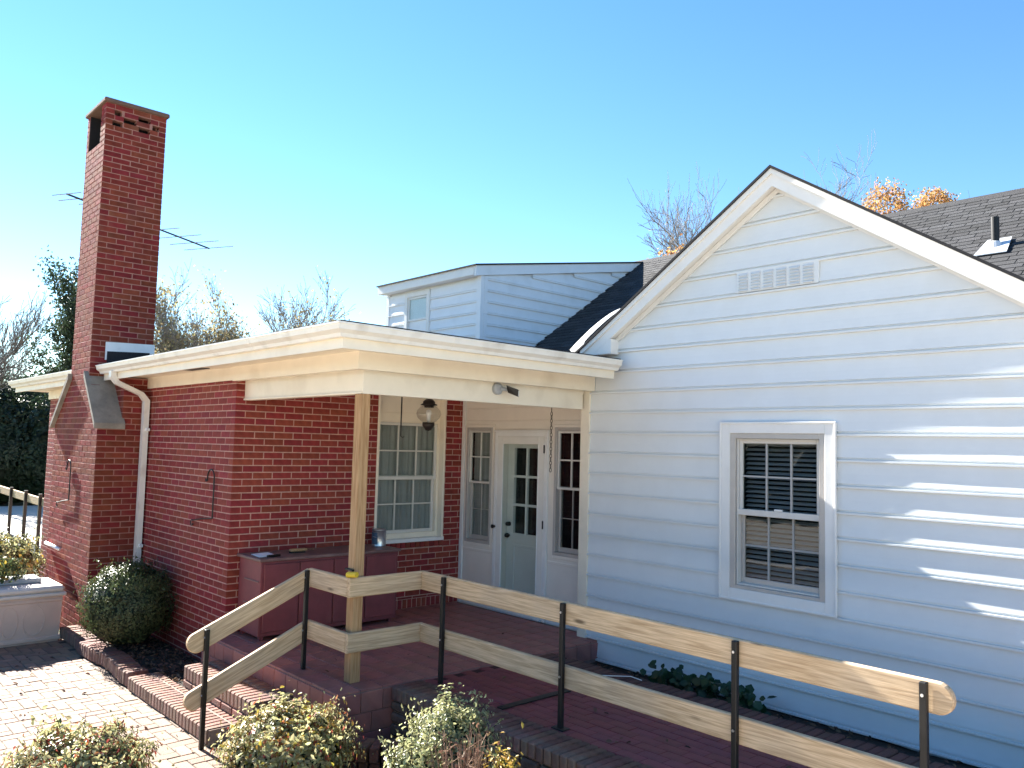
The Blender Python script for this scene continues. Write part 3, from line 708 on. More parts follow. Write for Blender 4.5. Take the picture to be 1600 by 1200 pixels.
# gable window
F = Frame(0., 1); wn_ = F.ring('gable_window', 'white_paint', H, 1.612, 2.642, .808, 2.294, .088, .006, .040, .09, .088); wn_['label'] = 'double hung window with white casing and dark blinds'
F.ring('outer_bead', 'white_paint', wn_, 1.603, 2.651, .799, 2.303, .018, .0405, .05)
F.ring('storm_frame', 'aluminium_frame', wn_, 1.70, 2.554, .898, 2.206, .05, -.05, .03, .03, .045)
F.ring('storm_track', 'vinyl', wn_, 1.751, 2.503, .929, 2.16, .014, -.06, .006)
sash(F, wn_, 'upper_sash', 1.766, 2.49, 1.52, 2.15, .028, -.012, 3, 2, 'vinyl', 'muntin', .045)
sash(F, wn_, 'lower_sash', 1.766, 2.49, .94, 1.56, .03, -.045, 3, 2, 'aluminium_frame', 'muntin', .05)
F.box('meeting_rail', 'vinyl', wn_, 1.752, 2.503, 1.515, 1.566, -.010, .004)
F.box('sash_lock', 'white_paint', wn_, 2.10, 2.17, 1.567, 1.583, -.02, .006)
F.box('window_screen', 'blind', wn_, 1.0, 1.0001, 1, 1.0001, -3, -2.999, 0) if False else None
bd = F.box('blind_rail', 'blind', wn_, 1.77, 2.49, 2.11, 2.14, -.13, -.09)
for i in range(30):
    z = 2.10-i*.0395
    if F.ax == 1: MB().prism([(1.775, .095, z), (1.775, .096, z+.002), (1.775, .128, z+.022), (1.775, .127, z+.020)], (.71, 0, 0)).build('blind_slat', 'blind', bd)
room(F, wn_, 1.70, 2.555, .88, 2.2, -.06, .5)
# porch brick window (recessed)
F = Frame(X1, 0); pw = F.ring('porch_window', 'cream', H, WY0, WY1, WZ0+.0, WZ1, .028, -.13, .012, .03, .03); pw['label'] = 'double hung porch window in the brick wall with grey curtains'
F.box('window_sill', 'white_paint', pw, WY0-.0, WY1+.0, WZ0-.006, WZ0+.035, -.12, .03)
F.box('header_panel', 'cream', pw, WY0+.03, WY1-.03, 2.31, WZ1-.03, -.105, -.07)
F.box('header_bead', 'cream', pw, WY0+.03, WY1-.03, 2.40, 2.41, -.07, -.064)
F.ring('inner_frame', 'cream', pw, WY0+.028, WY1-.028, WZ0+.03, 2.312, .03, -.14, -.075, .06, .02)
sash(F, pw, 'upper_sash', WY0+.06, WY1-.06, 1.63, 2.29, .032, -.085, 3, 2, 'vinyl', 'vinyl', .04)
sash(F, pw, 'lower_sash', WY0+.06, WY1-.06, 1.0, 1.68, .034, -.118, 3, 2, 'vinyl', 'vinyl', .05)
b = MB(); n = 44
for i in range(n+1):
    y = WY0+.05+(WY1-WY0-.1)*i/n; d = X1-.175+.018*math.sin(i*1.35)+.01*math.sin(i*.61)
    b.v += [(d, y, .98), (d, y, 2.3)]
for i in range(n): b.f.append((2*i, 2*i+2, 2*i+3, 2*i+1))
b.build('curtain', 'curtain', pw, smooth=True); room(F, pw, WY0+.03, WY1-.03, .96, 2.31, -.141, .4, 'grey_room')

# ---- door wall
dw = MB()
D0, D1, DT = -1.435, -.80, 2.09                     # inner door opening
S0, S1 = -2.075, -1.612; Q0, Q1 = -.590, -.125; SZ0, SZ1 = .90, 2.263
for (a, c_, z0, z1) in ((X1, S0+.03, FZ-.1, 2.62), (S1-.03, D0, FZ-.1, 2.62), (D1, Q0+.03, FZ-.1, 2.62), (Q1-.03, -.06, FZ-.1, 2.62), (S0+.03, S1-.03, FZ-.1, SZ0+.03), (Q0+.03, Q1-.03, FZ-.1, SZ0+.03), (S0+.03, S1-.03, SZ1-.03, 2.62), (Q0+.03, Q1-.03, SZ1-.03, 2.62), (D0, D1, DT, 2.62)): dw.box(a, c_, YD, YD+.1, z0, z1)
dwo = dw.build('door_wall', 'wall_cream', H); dwo['label'] = 'cream panelled porch wall around the door'
F = Frame(YD, 1)
for z in (2.335, 2.48): F.box('panel_bead', 'wall_cream', dwo, X1+.004, -.066, z, z+.012, 0, .008)
F.box('corner_board', 'white_paint', dwo, X1+.003, X1+.06, FZ, 2.6, .001, .022)
F.box('base_board', 'white_paint', dwo, X1+.061, -1.56, FZ, FZ+.075, .001, .018); F.box('base_board', 'white_paint', dwo, -.67, -.066, FZ, FZ+.075, .001, .018)
F.box('panel_trim', 'wall_cream', dwo, X1+.061, -1.56, .80, .83, .001, .012); F.box('panel_trim', 'wall_cream', dwo, -.67, -.066, .80, .83, .001, .012)
for (a, c_, mt_, nm) in ((S0, S1, 'curtain', 'pale'), (Q0, Q1, 'dark_room', 'dark')):
    sw = F.ring('sidelight_window', 'aluminium_frame', H, a, c_, SZ0, SZ1, .035, -.03, .022); sw['label'] = 'narrow sidelight window with %s panes beside the porch door' % nm
    F.ring('casing', 'wall_cream', sw, a-.035, c_+.035, SZ0-.035, SZ1+.035, .036, .0005, .016)
    sash(F, sw, 'upper_sash', a+.036, c_-.036, 1.60, SZ1-.036, .025, .004, 2, 2, 'vinyl', 'vinyl')
    sash(F, sw, 'lower_sash', a+.036, c_-.036, SZ0+.036, 1.63, .028, -.027, 2, 2, 'aluminium_frame', 'aluminium_frame', .05, .008)
    room(F, sw, a+.03, c_-.03, SZ0+.03, SZ1-.03, -.035, .35, 'grey_room' if mt_ == 'curtain' else 'dark_room')
    if mt_ == 'curtain': F.box('curtain', 'curtain', sw, a+.04, c_-.04, SZ0+.04, SZ1-.04, -.075, -.07)
# storm door and inner door
F.ring('door_casing', 'white_paint', H, -1.552, -.684, FZ, 2.212, .05, .001, .03, .001, .05)
F.box('door_head_bead', 'white_paint', H, -1.56, -.676, 2.213, 2.235, .001, .04)
sd = F.ring('storm_door', 'door_paint', H, -1.50, -.736, FZ+.02, 2.16, .085, .002, .03, .12, .085); sd['label'] = 'white storm door with a full glass panel'
F.box('glass', 'window_glass', sd, -1.415, -.821, FZ+.14, 2.075, .014, .018, 0)
F.box('glass_bead', 'white_paint', sd, -1.416, -1.405, FZ+.14, 2.075, .019, .034); F.box('glass_bead', 'white_paint', sd, -.832, -.820, FZ+.14, 2.075, .019, .034)
for z in (1.98, 1.16, .35): F.box('hinge', 'bronze_metal', sd, -.742, -.722, z, z+.09, .0305, .04)
MB().tube([(-1.515, YD-.035, 1.125), (-1.515, YD-.075, 1.125)], [.013, .024], 10).build('handle', 'bronze_metal', sd)
idr = MB(); iy = YD+.075
idr.box(D0+.005, D1-.005, iy, iy+.04, FZ+.02, 1.06); idr.box(D0+.005, D0+.11, iy, iy+.04, 1.06, DT-.005); idr.box(D1-.10, D1-.005, iy, iy+.04, 1.06, DT-.005); idr.box(D0+.11, D1-.10, iy, iy+.04, 2.03, DT-.005)
ido = idr.build('porch_door', 'door_paint', H); ido['label'] = 'cream porch door with six panes behind the storm door'
G = Frame(iy, 1)
for i in range(2):
    for j in range(3):
        a = D0+.11+(D1-D0-.21)*i/2; c_ = a+(D1-D0-.21)/2; z0 = 1.06+.97*j/3
        G.box('pane', 'window_glass', ido, a+.013, c_-.013, z0+.013, z0+.97/3-.013, -.02, -.016, 0)
G.box('glazing_bar', 'white_paint', ido, (D0+.11+D1-.10)/2-.014, (D0+.11+D1-.10)/2+.014, 1.06, 2.03, -.03, .004)
for j in (1, 2): 
    G.box('glazing_bar', 'white_paint', ido, D0+.11, (D0+D1+.01)/2-.014, 1.06+.97*j/3-.014, 1.06+.97*j/3+.014, -.029, .003); G.box('glazing_bar', 'white_paint', ido, (D0+D1+.01)/2+.014, D1-.10, 1.06+.97*j/3-.014, 1.06+.97*j/3+.014, -.029, .003)
G.ring('door_panel', 'door_paint', ido, D0+.12, D1-.11, .32, .94, .03, 0, .012)
MB().tube([(D0+.055, iy, 1.16), (D0+.055, iy-.045, 1.16)], [.026, .022], 12).build('lock', 'bronze_metal', ido); MB().tube([(D0+.055, iy, 1.03), (D0+.055, iy-.03, 1.03), (D0+.055, iy-.055, 1.03)], [.012, .028, .022], 12).build('door_knob', 'bronze_metal', ido)
room(F, ido, D0+.02, D1-.02, FZ, DT, -.118, .7)
F.box('threshold', 'flashing', H, -1.50, -.736, FZ+.001, FZ+.02, -.06, .05)

# ---- main house body, main roof with shingles, dormer
MK, MS = 3.973-.68*4.385, .68
ridge_y, ridge_z = 7.5, MK+MS*7.5
rx0, rx1 = -8.15, 12.
b = MB().box(rx0+.2, rx1-.2, 2.6, 12.4, -.4, 2.6)
b.prism([(rx0+.2, 2.6, 2.6), (rx0+.2, 12.4, 2.6), (rx0+.2, ridge_y, ridge_z-.08)], (rx1-rx0-.4, 0, 0)); b.build('main_wall', 'dormer_siding', H)
mr_ = MB().prism([(rx0, 2.1, MK+MS*2.1-.03), (rx0, ridge_y, ridge_z-.03), (rx0, 12.9, MK+MS*2.1-.03), (rx0, 12.9, MK+MS*2.1-.13), (rx0, ridge_y, ridge_z-.16), (rx0, 2.1, MK+MS*2.1-.13)], (rx1-rx0, 0, 0)).build('main_roof', 'roof_edge', H)
ang = math.atan(MS); lst = []; rot = Matrix.Rotation(ang, 4, 'X') @ Matrix.Rotation(R(-3.0), 4, 'X')
EX = .128; sl_len = (ridge_y-2.15)/math.cos(ang); nc = int(sl_len/EX)
for n in range(nc+1):
    s = .02+n*EX; y = 2.15+s*math.cos(ang); z = MK+MS*y
    if y > ridge_y-.02: break
    x = rx0+(.0 if n % 2 else .1525)+(n % 3)*.04
    while x < 4.6:
        w_ = .300
        cy_ = y+.07*math.cos(ang); cz_ = MK+MS*cy_-.012
        if (x > -5.4 or y < 2.9 or x < -8.3) and cy_ < ridge_y: lst.append(((x+w_/2, cy_, cz_), (w_-.004, .165, .012), rot))
        x += .306
# keep the visible strip: right of the wing and beside the dormer
vis = [e for e in lst if e[0][0] > -5.3 and e[0][1] > 3.0]
pieces('shingle', vis, 'shingle', mr_, 300, .0015, .002)
MB().prism([(rx0, ridge_y-.13, ridge_z-.09), (rx0, ridge_y, ridge_z+.012), (rx0, ridge_y+.13, ridge_z-.09), (rx0, ridge_y, ridge_z-.01)], (rx1-rx0, 0, 0)).build('ridge_cap', 'shingle', mr_)
# dormer
DX0, DX1, DY = -8.18, -5.28, 3.0; DS = .18
def dz(y): return 5.06+DS*(y-DY)
db = MB().prism([(DX0+.02, DY+.02, 2.6), (DX0+.02, DY+.02, dz(DY)), (DX0+.02, 7.4, dz(7.4)), (DX0+.02, 7.4, 5.9)], (DX1-DX0-.04, 0, 0)).build('dormer', 'dormer_siding', H); db['label'] = 'shed roofed dormer clad in pale siding'
dWx0, dWx1, dWz0, dWz1 = -7.55, -6.76, 3.95, 4.98
for n in range(12):
    zb = 4.98-(n+1)*.2025+.0; zt = min(zb+.2065, 5.14)
    if zb < 3.2: break
    if zt > dWz0+.05: clap('siding_board', db, 'dormer_siding', DX0+.05, dWx0, DX0+.05, dWx0, zb, zt, zb, DY, 1, -1, n+40); clap('siding_board', db, 'dormer_siding', dWx1, DX1-.05, dWx1, DX1-.05, zb, zt, zb, DY, 1, -1, n+50)
    else: clap('siding_board', db, 'dormer_siding', DX0+.05, DX1-.05, DX0+.05, DX1-.05, zb, zt, zb, DY, 1, -1, n+40)
for n in range(-5, 12):
    zb = 4.98-(n+1)*.2025; zt = zb+.2065
    if zb < 3.2: break
    ye = (zt-MK)/MS+.25; y0 = DY+.05 if zb < dz(DY)-.1 else DY+(zb-dz(DY)+.1)/DS
    if ye-y0 > .2: clap('siding_board', db, 'dormer_siding', y0, ye, y0, ye, zb, zt, zb, DX1, 0, 1, n+60)
box('corner_board', 'dormer_siding', db, DX1-.10, DX1+.02, DY-.022, DY+.06, 2.7, 5.05); box('corner_board', 'dormer_siding', db, DX1+.0005, DX1+.022, DY+.061, DY+.14, 2.7, 5.05); box('corner_board', 'dormer_siding', db, DX0-.02, DX0+.07, DY-.022, DY+.06, 2.7, 5.02)
MB().prism([(DX1-.01, DY-.16, dz(DY-.16)-.02), (DX1-.01, DY-.16, dz(DY-.16)+.16), (DX1-.01, 7.6, dz(7.6)+.16), (DX1-.01, 7.6, dz(7.6)-.02)], (.06, 0, 0)).build('side_fascia', 'dormer_siding', db)
box('front_fascia', 'white_paint', db, DX0-.13, DX1-.012, DY-.17, DY-.14, dz(DY-.16)-.0, dz(DY-.16)+.165); box('front_soffit', 'dormer_siding', db, DX0-.1, DX1-.012, DY-.14, DY+.02, dz(DY)-.03, dz(DY)-.01)
MB().prism([(DX0-.15, DY-.2, dz(DY-.2)+.16), (DX0-.15, DY-.2, dz(DY-.2)+.185), (DX0-.15, 7.6, dz(7.6)+.185), (DX0-.15, 7.6, dz(7.6)+.16)], (DX1-DX0+.23, 0, 0)).build('dormer_roof', 'roof_edge', db)
box('flue_stub', 'flashing', db, -7.76, -7.66, 5.95, 6.05, 5.75, 6.02)
F = Frame(DY, 1); wd = F.ring('dormer_window', 'white_paint', H, dWx0-.01, dWx1+.01, dWz0, dWz1, .09, -.02, .03); wd['label'] = 'small double hung dormer window reflecting the trees'
sash(F, wd, 'upper_sash', dWx0+.081, dWx1-.081, 4.42, dWz1-.091, .04, .008, 1, 1, 'white_paint'); sash(F, wd, 'lower_sash', dWx0+.081, dWx1-.081, dWz0+.091, 4.44, .04, -.022, 1, 1, 'white_paint'); room(F, wd, dWx0+.05, dWx1-.05, dWz0+.05, dWz1-.05, -.055, .3)
# vent pipe on the shingle roof
vp = MB().tube([(2.07, 5.66, 4.75), (2.07, 5.66, 5.235)], .05, 16).build('vent_pipe', 'black_metal', H, smooth=False)
vf = MB().prism([(1.88, 5.42, MK+MS*5.42+.02), (2.27, 5.42, MK+MS*5.42+.02), (2.22, 5.82, MK+MS*5.82+.02), (1.93, 5.82, MK+MS*5.82+.02)], (0, 0, .012)).lathe([(.11, -.09), (.062, .04), (.05, .05)], (2.07, 5.66, 4.86), 16).build('pipe_flashing', 'flashing', vp)

# ================================================================== THINGS
# ---- handrail of boards on black posts
hr = thing('handrail', (-.05, -2.7, FZ), 'weathered pine board handrail on black steel posts round the porch corner and walkway', 'railing')
def rail(p, q, name='rail', ends=(0, 0), h=.150, t=.038):
    p, q = Vector(p), Vector(q); d = q-p; L_ = d.length; x = d.normalized(); y = Vector((0, 0, 1)).cross(x).normalized(); z = x.cross(y)
    m = Matrix(((x.x, y.x, z.x, p.x), (x.y, y.y, z.y, p.y), (x.z, y.z, z.z, p.z), (0, 0, 0, 1)))
    return board(name, 'rail_wood', hr, L_, h, t, m, ends)
RY = -2.035
for zc in (.915, .49):
    rail((-.6, -2.722, zc), (.012, -2.722, zc)); rail((.032, -2.741, zc), (.032, RY+.02, zc)); rail((.052, RY, zc), (4.19, RY, zc), ends=(0, 1))
    rail((-.62, -3.72, zc-.445), (-.62, -2.705, zc), ends=(1, 0))
def sq_post(x, y, z0, z1, s=.034, nm='post', foot=False):
    p = box(nm, 'black_metal', hr, x-s/2, x+s/2, y-s/2, y+s/2, z0, z1, .004)
    for z in (z1-.06, z1-.49): MB().tube([(x, y-s/2, z), (x, y-s/2-.006, z)], .008, 8).build('bolt', 'steel', p)
    if foot: box('foot_plate', 'black_metal', p, x-.055, x+.055, y-.04, y+.04, z0, z0+.008)
for x, f_ in ((.375, 0), (1.70, 1), (3.045, 0), (4.06, 0)): sq_post(x, RY-.039, .15, .985, foot=f_)
sq_post(-.592, -2.757, FZ, .975); sq_post(-.582, -3.585, PZ, .60)

# ---- cabinet on the porch
cb = thing('storage_cabinet', (-1.9, -1.88, FZ), 'low dark red painted wooden cabinet against the porch brick wall', 'cabinet')
C0, C1, K0, K1 = -2.13, -1.665, -2.645, -1.10
box('carcass', 'cabinet_red', cb, C0, C1, K0, K1, FZ+.04, .905, .005)
box('top', 'cabinet_top', cb, C0-.02, C1+.03, K0-.025, K1+.02, .906, .935, .006)
for i in range(4):
    y0 = K0+.03+i*(K1-K0-.05)/4
    d = box('door', 'cabinet_red', cb, C1+.001, C1+.018, y0, y0+(K1-K0-.05)/4-.012, FZ+.08, .88, .005)
for z in (.71, .49): box('end_batten', 'cabinet_top', cb, C0+.13, C1-.03, K0-.008, K0-.001, z, z+.012, .002)
for y in (K0+.05, K1-.05):
    for x in (C0+.04, C1-.05): box('foot', 'cabinet_red', cb, x-.02, x+.02, y-.02, y+.02, FZ, FZ+.04)
pc = thing('paint_can', (-1.93, -1.17, .936), 'shiny metal paint can with dark blue label on the cabinet', 'can')
MB().lathe([(0, .0), (.075, .0), (.078, .004), (.076, .01), (.076, .17), (.079, .174), (.079, .18), (.07, .182), (.066, .172), (0, .172)], (-1.93, -1.17, .936), 28).build('body', 'steel', pc, smooth=True)
b = MB()
for i in range(14):
    for j in (0, 1): a = R(-135+i*7); b.v.append((-1.93+.0775*math.cos(a), -1.17+.0775*math.sin(a), .936+.025+j*.125))
for i in range(13): b.f.append((2*i, 2*i+2, 2*i+3, 2*i+1))
b.build('label_wrap', 'label_blue', pc, smooth=True)
MB().tube([(-1.93+.08*math.cos(R(a)), -1.17+.08*math.sin(R(a)), 1.08-.05*math.sin(R(a*.5+90-0))) for a in range(-90, 91, 15)], .002, 6).build('handle', 'steel', pc)
pp = thing('paper_pad', (-1.86, -2.53, .936), 'white papers with a dark marker at the cabinet end', 'papers')
MB().add([(-1.98, -2.6, .937), (-1.76, -2.62, .937), (-1.75, -2.46, .939), (-1.96, -2.44, .941), (-1.98, -2.6, .943), (-1.76, -2.62, .942), (-1.75, -2.46, .950), (-1.96, -2.44, .952)], [(0,3,2,1),(4,5,6,7),(0,1,5,4),(1,2,6,5),(2,3,7,6),(3,0,4,7)]).build('paper', 'paper', pp)
MB().tube([(-1.72, -2.56, .948), (-1.74, -2.42, .948)], .012, 10).build('marker', 'black_metal', pp)
tb = thing('scrub_brush', (-1.88, -2.14, .936), 'small wooden brush lying on the cabinet top', 'brush')
MB().box(-1.92, -1.86, -2.24, -2.06, .95, .975, .008).build('block', 'post_wood', tb); MB().box(-1.915, -1.865, -2.235, -2.08, .937, .95).build('bristles', 'black_metal', tb); MB().tube([(-1.89, -2.06, .965), (-1.90, -1.96, .96)], [.013, .010], 8).build('handle', 'kerb_brick', tb)
tp = thing('tape_roll', (.03, -2.69, .99), 'yellow tape measure resting where the rail meets the post', 'tape')
MB().tube([(.0, -2.735, 1.012), (.085, -2.70, 1.02)], .022, 12).build('roll', 'yellow', tp); MB().box(-.10, .01, -2.70, -2.677, 1.035, 1.05, .003).build('strap', 'black_metal', tp)

# ---- lights and hanging things
lx, ly = -1.1, -1.175
la = thing('hanging_lantern', (lx, ly, 2.16), 'black hanging lantern with clear onion glass under the porch roof', 'lantern')
MB().tube([(lx, ly, 2.6), (lx, ly, 2.50)], .008, 8).build('stem', 'bronze_metal', la)
MB().lathe([(0, 2.515), (.03, 2.51), (.055, 2.487), (.062, 2.48), (.062, 2.462), (.085, 2.452), (.085, 2.444), (.05, 2.442), (.05, 2.42)], (lx, ly, 0), 24).build('cap', 'bronze_metal', la, smooth=True)
MB().lathe([(.052, 2.445), (.085, 2.425), (.118, 2.39), (.126, 2.355), (.112, 2.315), (.075, 2.28), (.052, 2.268)], (lx, ly, 0), 32).build('glass_globe', 'lamp_glass', la, smooth=True)
MB().lathe([(.0, 2.27), (.062, 2.268), (.062, 2.235), (.045, 2.215), (.03, 2.19), (.0, 2.18)], (lx, ly, 0), 24).build('base', 'bronze_metal', la, smooth=True)
MB().lathe([(0, 2.27), (.02, 2.275), (.022, 2.34), (.03, 2.36), (.025, 2.39), (0, 2.405)], (lx, ly, 0), 16).build('bulb', 'white_plastic', la, smooth=True)
rd = thing('hanging_rod', (-1.1, -1.512, 2.12), 'thin dark rod hanging from the porch ceiling by the window', 'rod'); MB().tube([(-1.1, -1.512, 2.6), (-1.1, -1.512, 2.12)], .007, 8).build('rod', 'bronze_metal', rd); MB().tube([(-1.1, -1.512, 2.12), (-1.08, -1.50, 2.105), (-1.07, -1.49, 2.12)], .004, 6).build('hook', 'bronze_metal', rd)
hc = thing('hanging_chain', (-.48, -.02, 1.79), 'rusty metal chain hanging beside the right sidelight', 'chain')
for i in range(17):
    z = 2.40-i*.037; a = R(90*(i % 2)+20); pts = [(-.48+.011*math.cos(t)*math.cos(a), -.02+.011*math.cos(t)*math.sin(a), z+.022*math.sin(t)) for t in [k*math.pi/5 for k in range(11)]]
    MB().tube(pts, .0035, 5, False).build('chain_link', 'bronze_metal', hc)
MB().tube([(-.48, -.02, 2.6), (-.48, -.02, 2.42)], .004, 6).build('hook', 'bronze_metal', hc)
fl_ = thing('floodlight', (.03, -1.22, 2.56), 'grey motion floodlight on the cream porch beam', 'light')
MB().lathe([(0, 0), (.055, 0), (.055, .03), (.035, .045), (0, .045)], (0, 0, 0), 18).build('mount', 'grey_plastic', fl_, Matrix.Translation((.002, -1.235, 2.57)) @ Matrix.Rotation(R(90), 4, 'Y'))
MB().tube([(.045, -1.22, 2.57), (.075, -1.17, 2.565), (.09, -1.13, 2.56)], .016, 10).build('arm', 'grey_plastic', fl_)
MB().prism([(.07, -1.16, 2.60), (.14, -1.08, 2.565), (.13, -1.07, 2.50), (.06, -1.13, 2.535)], (.045, -.055, 0)).build('lamp_head', 'black_metal', fl_)
MB().prism([(.135, -1.077, 2.555), (.129, -1.071, 2.505), (.130, -1.069, 2.505), (.136, -1.075, 2.555)], (.04, -.05, 0)).build('lens', 'paper', fl_)
def crook(name, pts, label, r=.0075):
    c = thing(name, pts[-1], label, 'plant hook', 'black plant hooks on the brickwork'); 
    return c
def hook(x, y, top, lab):
    """crook rod of plant hook: curled nose, arch, shaft, foot with curl"""
    t = thing('plant_hook', (x, y, top-.55), lab, 'plant hook')
    pts = [(x-.19, y, top-.12), (x-.215, y, top-.10), (x-.205, y, top-.07), (x-.185, y, top-.085)]
    pts = [(x-.215, y, top-.10), (x-.20, y, top-.125), (x-.175, y, top-.12), (x-.165, y, top-.09)]
    for a in range(170, -1, -20): pts.append((x-.085+.085*math.cos(R(a)), y, top-.085+.085*math.sin(R(a))))
    pts += [(x, y, top-.25), (x-.002, y, top-.49)]
    MB().tube(pts, .0075, 7).build('shaft', 'black_metal', t)
    pts = [(x-.002, y, top-.49), (x-.3, y, top-.52), (x-.5, y, top-.55)] + [(x-.52+.03*math.cos(R(a)), y, top-.575+.03*math.sin(R(a))) for a in range(80, 380, 30)]
    MB().tube(pts, .006, 6).build('foot', 'black_metal', t)
hook(-2.555, YB-.02, 1.735, 'black crook plant hook on the front brick wall near the porch'); hook(-5.56, CY-.02, 1.74, 'black crook plant hook on the sunlit chimney face')

# ---- storage box on the patio with planter tray
sb = thing('deck_box', (-5.2, -3.83, PZ), 'beige plastic deck box with moulded ovals on the paved patio', 'box')
bx0, bx1, by0, by1 = -5.5, -4.83, -4.75, -3.50
MB().add([(bx0+.02, by0+.02, PZ), (bx1-.02, by0+.02, PZ), (bx1-.02, by1-.02, PZ), (bx0+.02, by1-.02, PZ), (bx0, by0, .22), (bx1, by0, .22), (bx1, by1, .22), (bx0, by1, .22)], [(0,3,2,1),(4,5,6,7),(0,1,5,4),(1,2,6,5),(2,3,7,6),(3,0,4,7)]).build('body', 'beige_plastic', sb)
MB().box(bx0-.03, bx1+.035, by0-.03, by1+.03, .222, .262, .01).box(bx0-.015, bx1+.02, by0-.015, by1+.015, .2625, .335, .025).build('lid', 'beige_lid', sb)
for yc, w_ in ((-3.78, .11), (-4.02, .08), (-4.3, .11)):
    pts = [(bx1-.006-.008*(1-(math.sin(R(a))*.5+.5)), yc+w_*math.cos(R(a)), -.03+.17*math.sin(R(a))) for a in range(0, 361, 20)]; MB().tube(pts, .007, 6, False).build('oval_rib', 'beige_plastic', sb)
box('base_rib', 'beige_plastic', sb, bx1-.02, bx1+.004, by0, by1, PZ+.02, PZ+.07, .008); box('top_rib', 'beige_plastic', sb, bx1-.02, bx1+.010, by0, by1, .16, .20, .008)
tr = thing('planter_tray', (-5.3, -4.05, .336), 'grey trough planter standing on the deck box lid', 'planter'); MB().box(-5.47, -5.12, -4.6, -3.66, .337, .39, .01).build('trough', 'grey_plastic', tr)

# ---- foliage tools
def leaves(name, mt, parent, pos, nrm, size, seed, aspect=.5, jit=.9, fold=.15):
    """leaf-shaped faces (2 quads folded on the midrib) at pos, roughly facing nrm"""
    rs = np.random.default_rng(seed); n = len(pos); pos = np.asarray(pos, float); nrm = np.asarray(nrm, float)
    nn = nrm + rs.normal(0, jit, (n, 3)); nn /= np.linalg.norm(nn, axis=1)[:, None]+1e-9
    a = rs.normal(0, 1, (n, 3)); a -= nn*(a*nn).sum(1)[:, None]; a /= np.linalg.norm(a, axis=1)[:, None]+1e-9; b = np.cross(nn, a)
    s = size*rs.uniform(.6, 1.3, n)[:, None]
    base = pos-a*s*.5; tip = pos+a*s*.5; w1 = b*s*aspect*.42; w2 = b*s*aspect*.5; up_ = nn*s*fold
    v = np.stack([base, pos-a*s*.2+w1+up_, pos+a*s*.15+w2+up_, tip, pos+a*s*.15-w2+up_, pos-a*s*.2-w1+up_], 1).reshape(-1, 3); k = np.arange(n)*6
    f = np.stack([k, k+1, k+2, k, k+2, k+3, k, k+3, k+4, k, k+4, k+5], 1).reshape(-1, 3)
    me = bpy.data.meshes.new(name); me.vertices.add(len(v)); me.vertices.foreach_set('co', v.ravel()); me.loops.add(f.size); me.loops.foreach_set('vertex_index', f.ravel().astype(np.int32))
    me.polygons.add(len(f)); me.polygons.foreach_set('loop_start', np.arange(len(f), dtype=np.int32)*3); me.update(calc_edges=True)
    for m_ in (mt if isinstance(mt, (list, tuple)) else [mt]): me.materials.append(M[m_])
    if isinstance(mt, (list, tuple)):
        pr = np.array([.76, .15, .09, .0][:len(mt)]); pr = pr/pr.sum(); ids = rs.choice(len(mt), n, p=pr); me.polygons.foreach_set('material_index', np.repeat(ids, 4).astype(np.int32))
    return link(bpy.data.objects.new(name, me), parent)
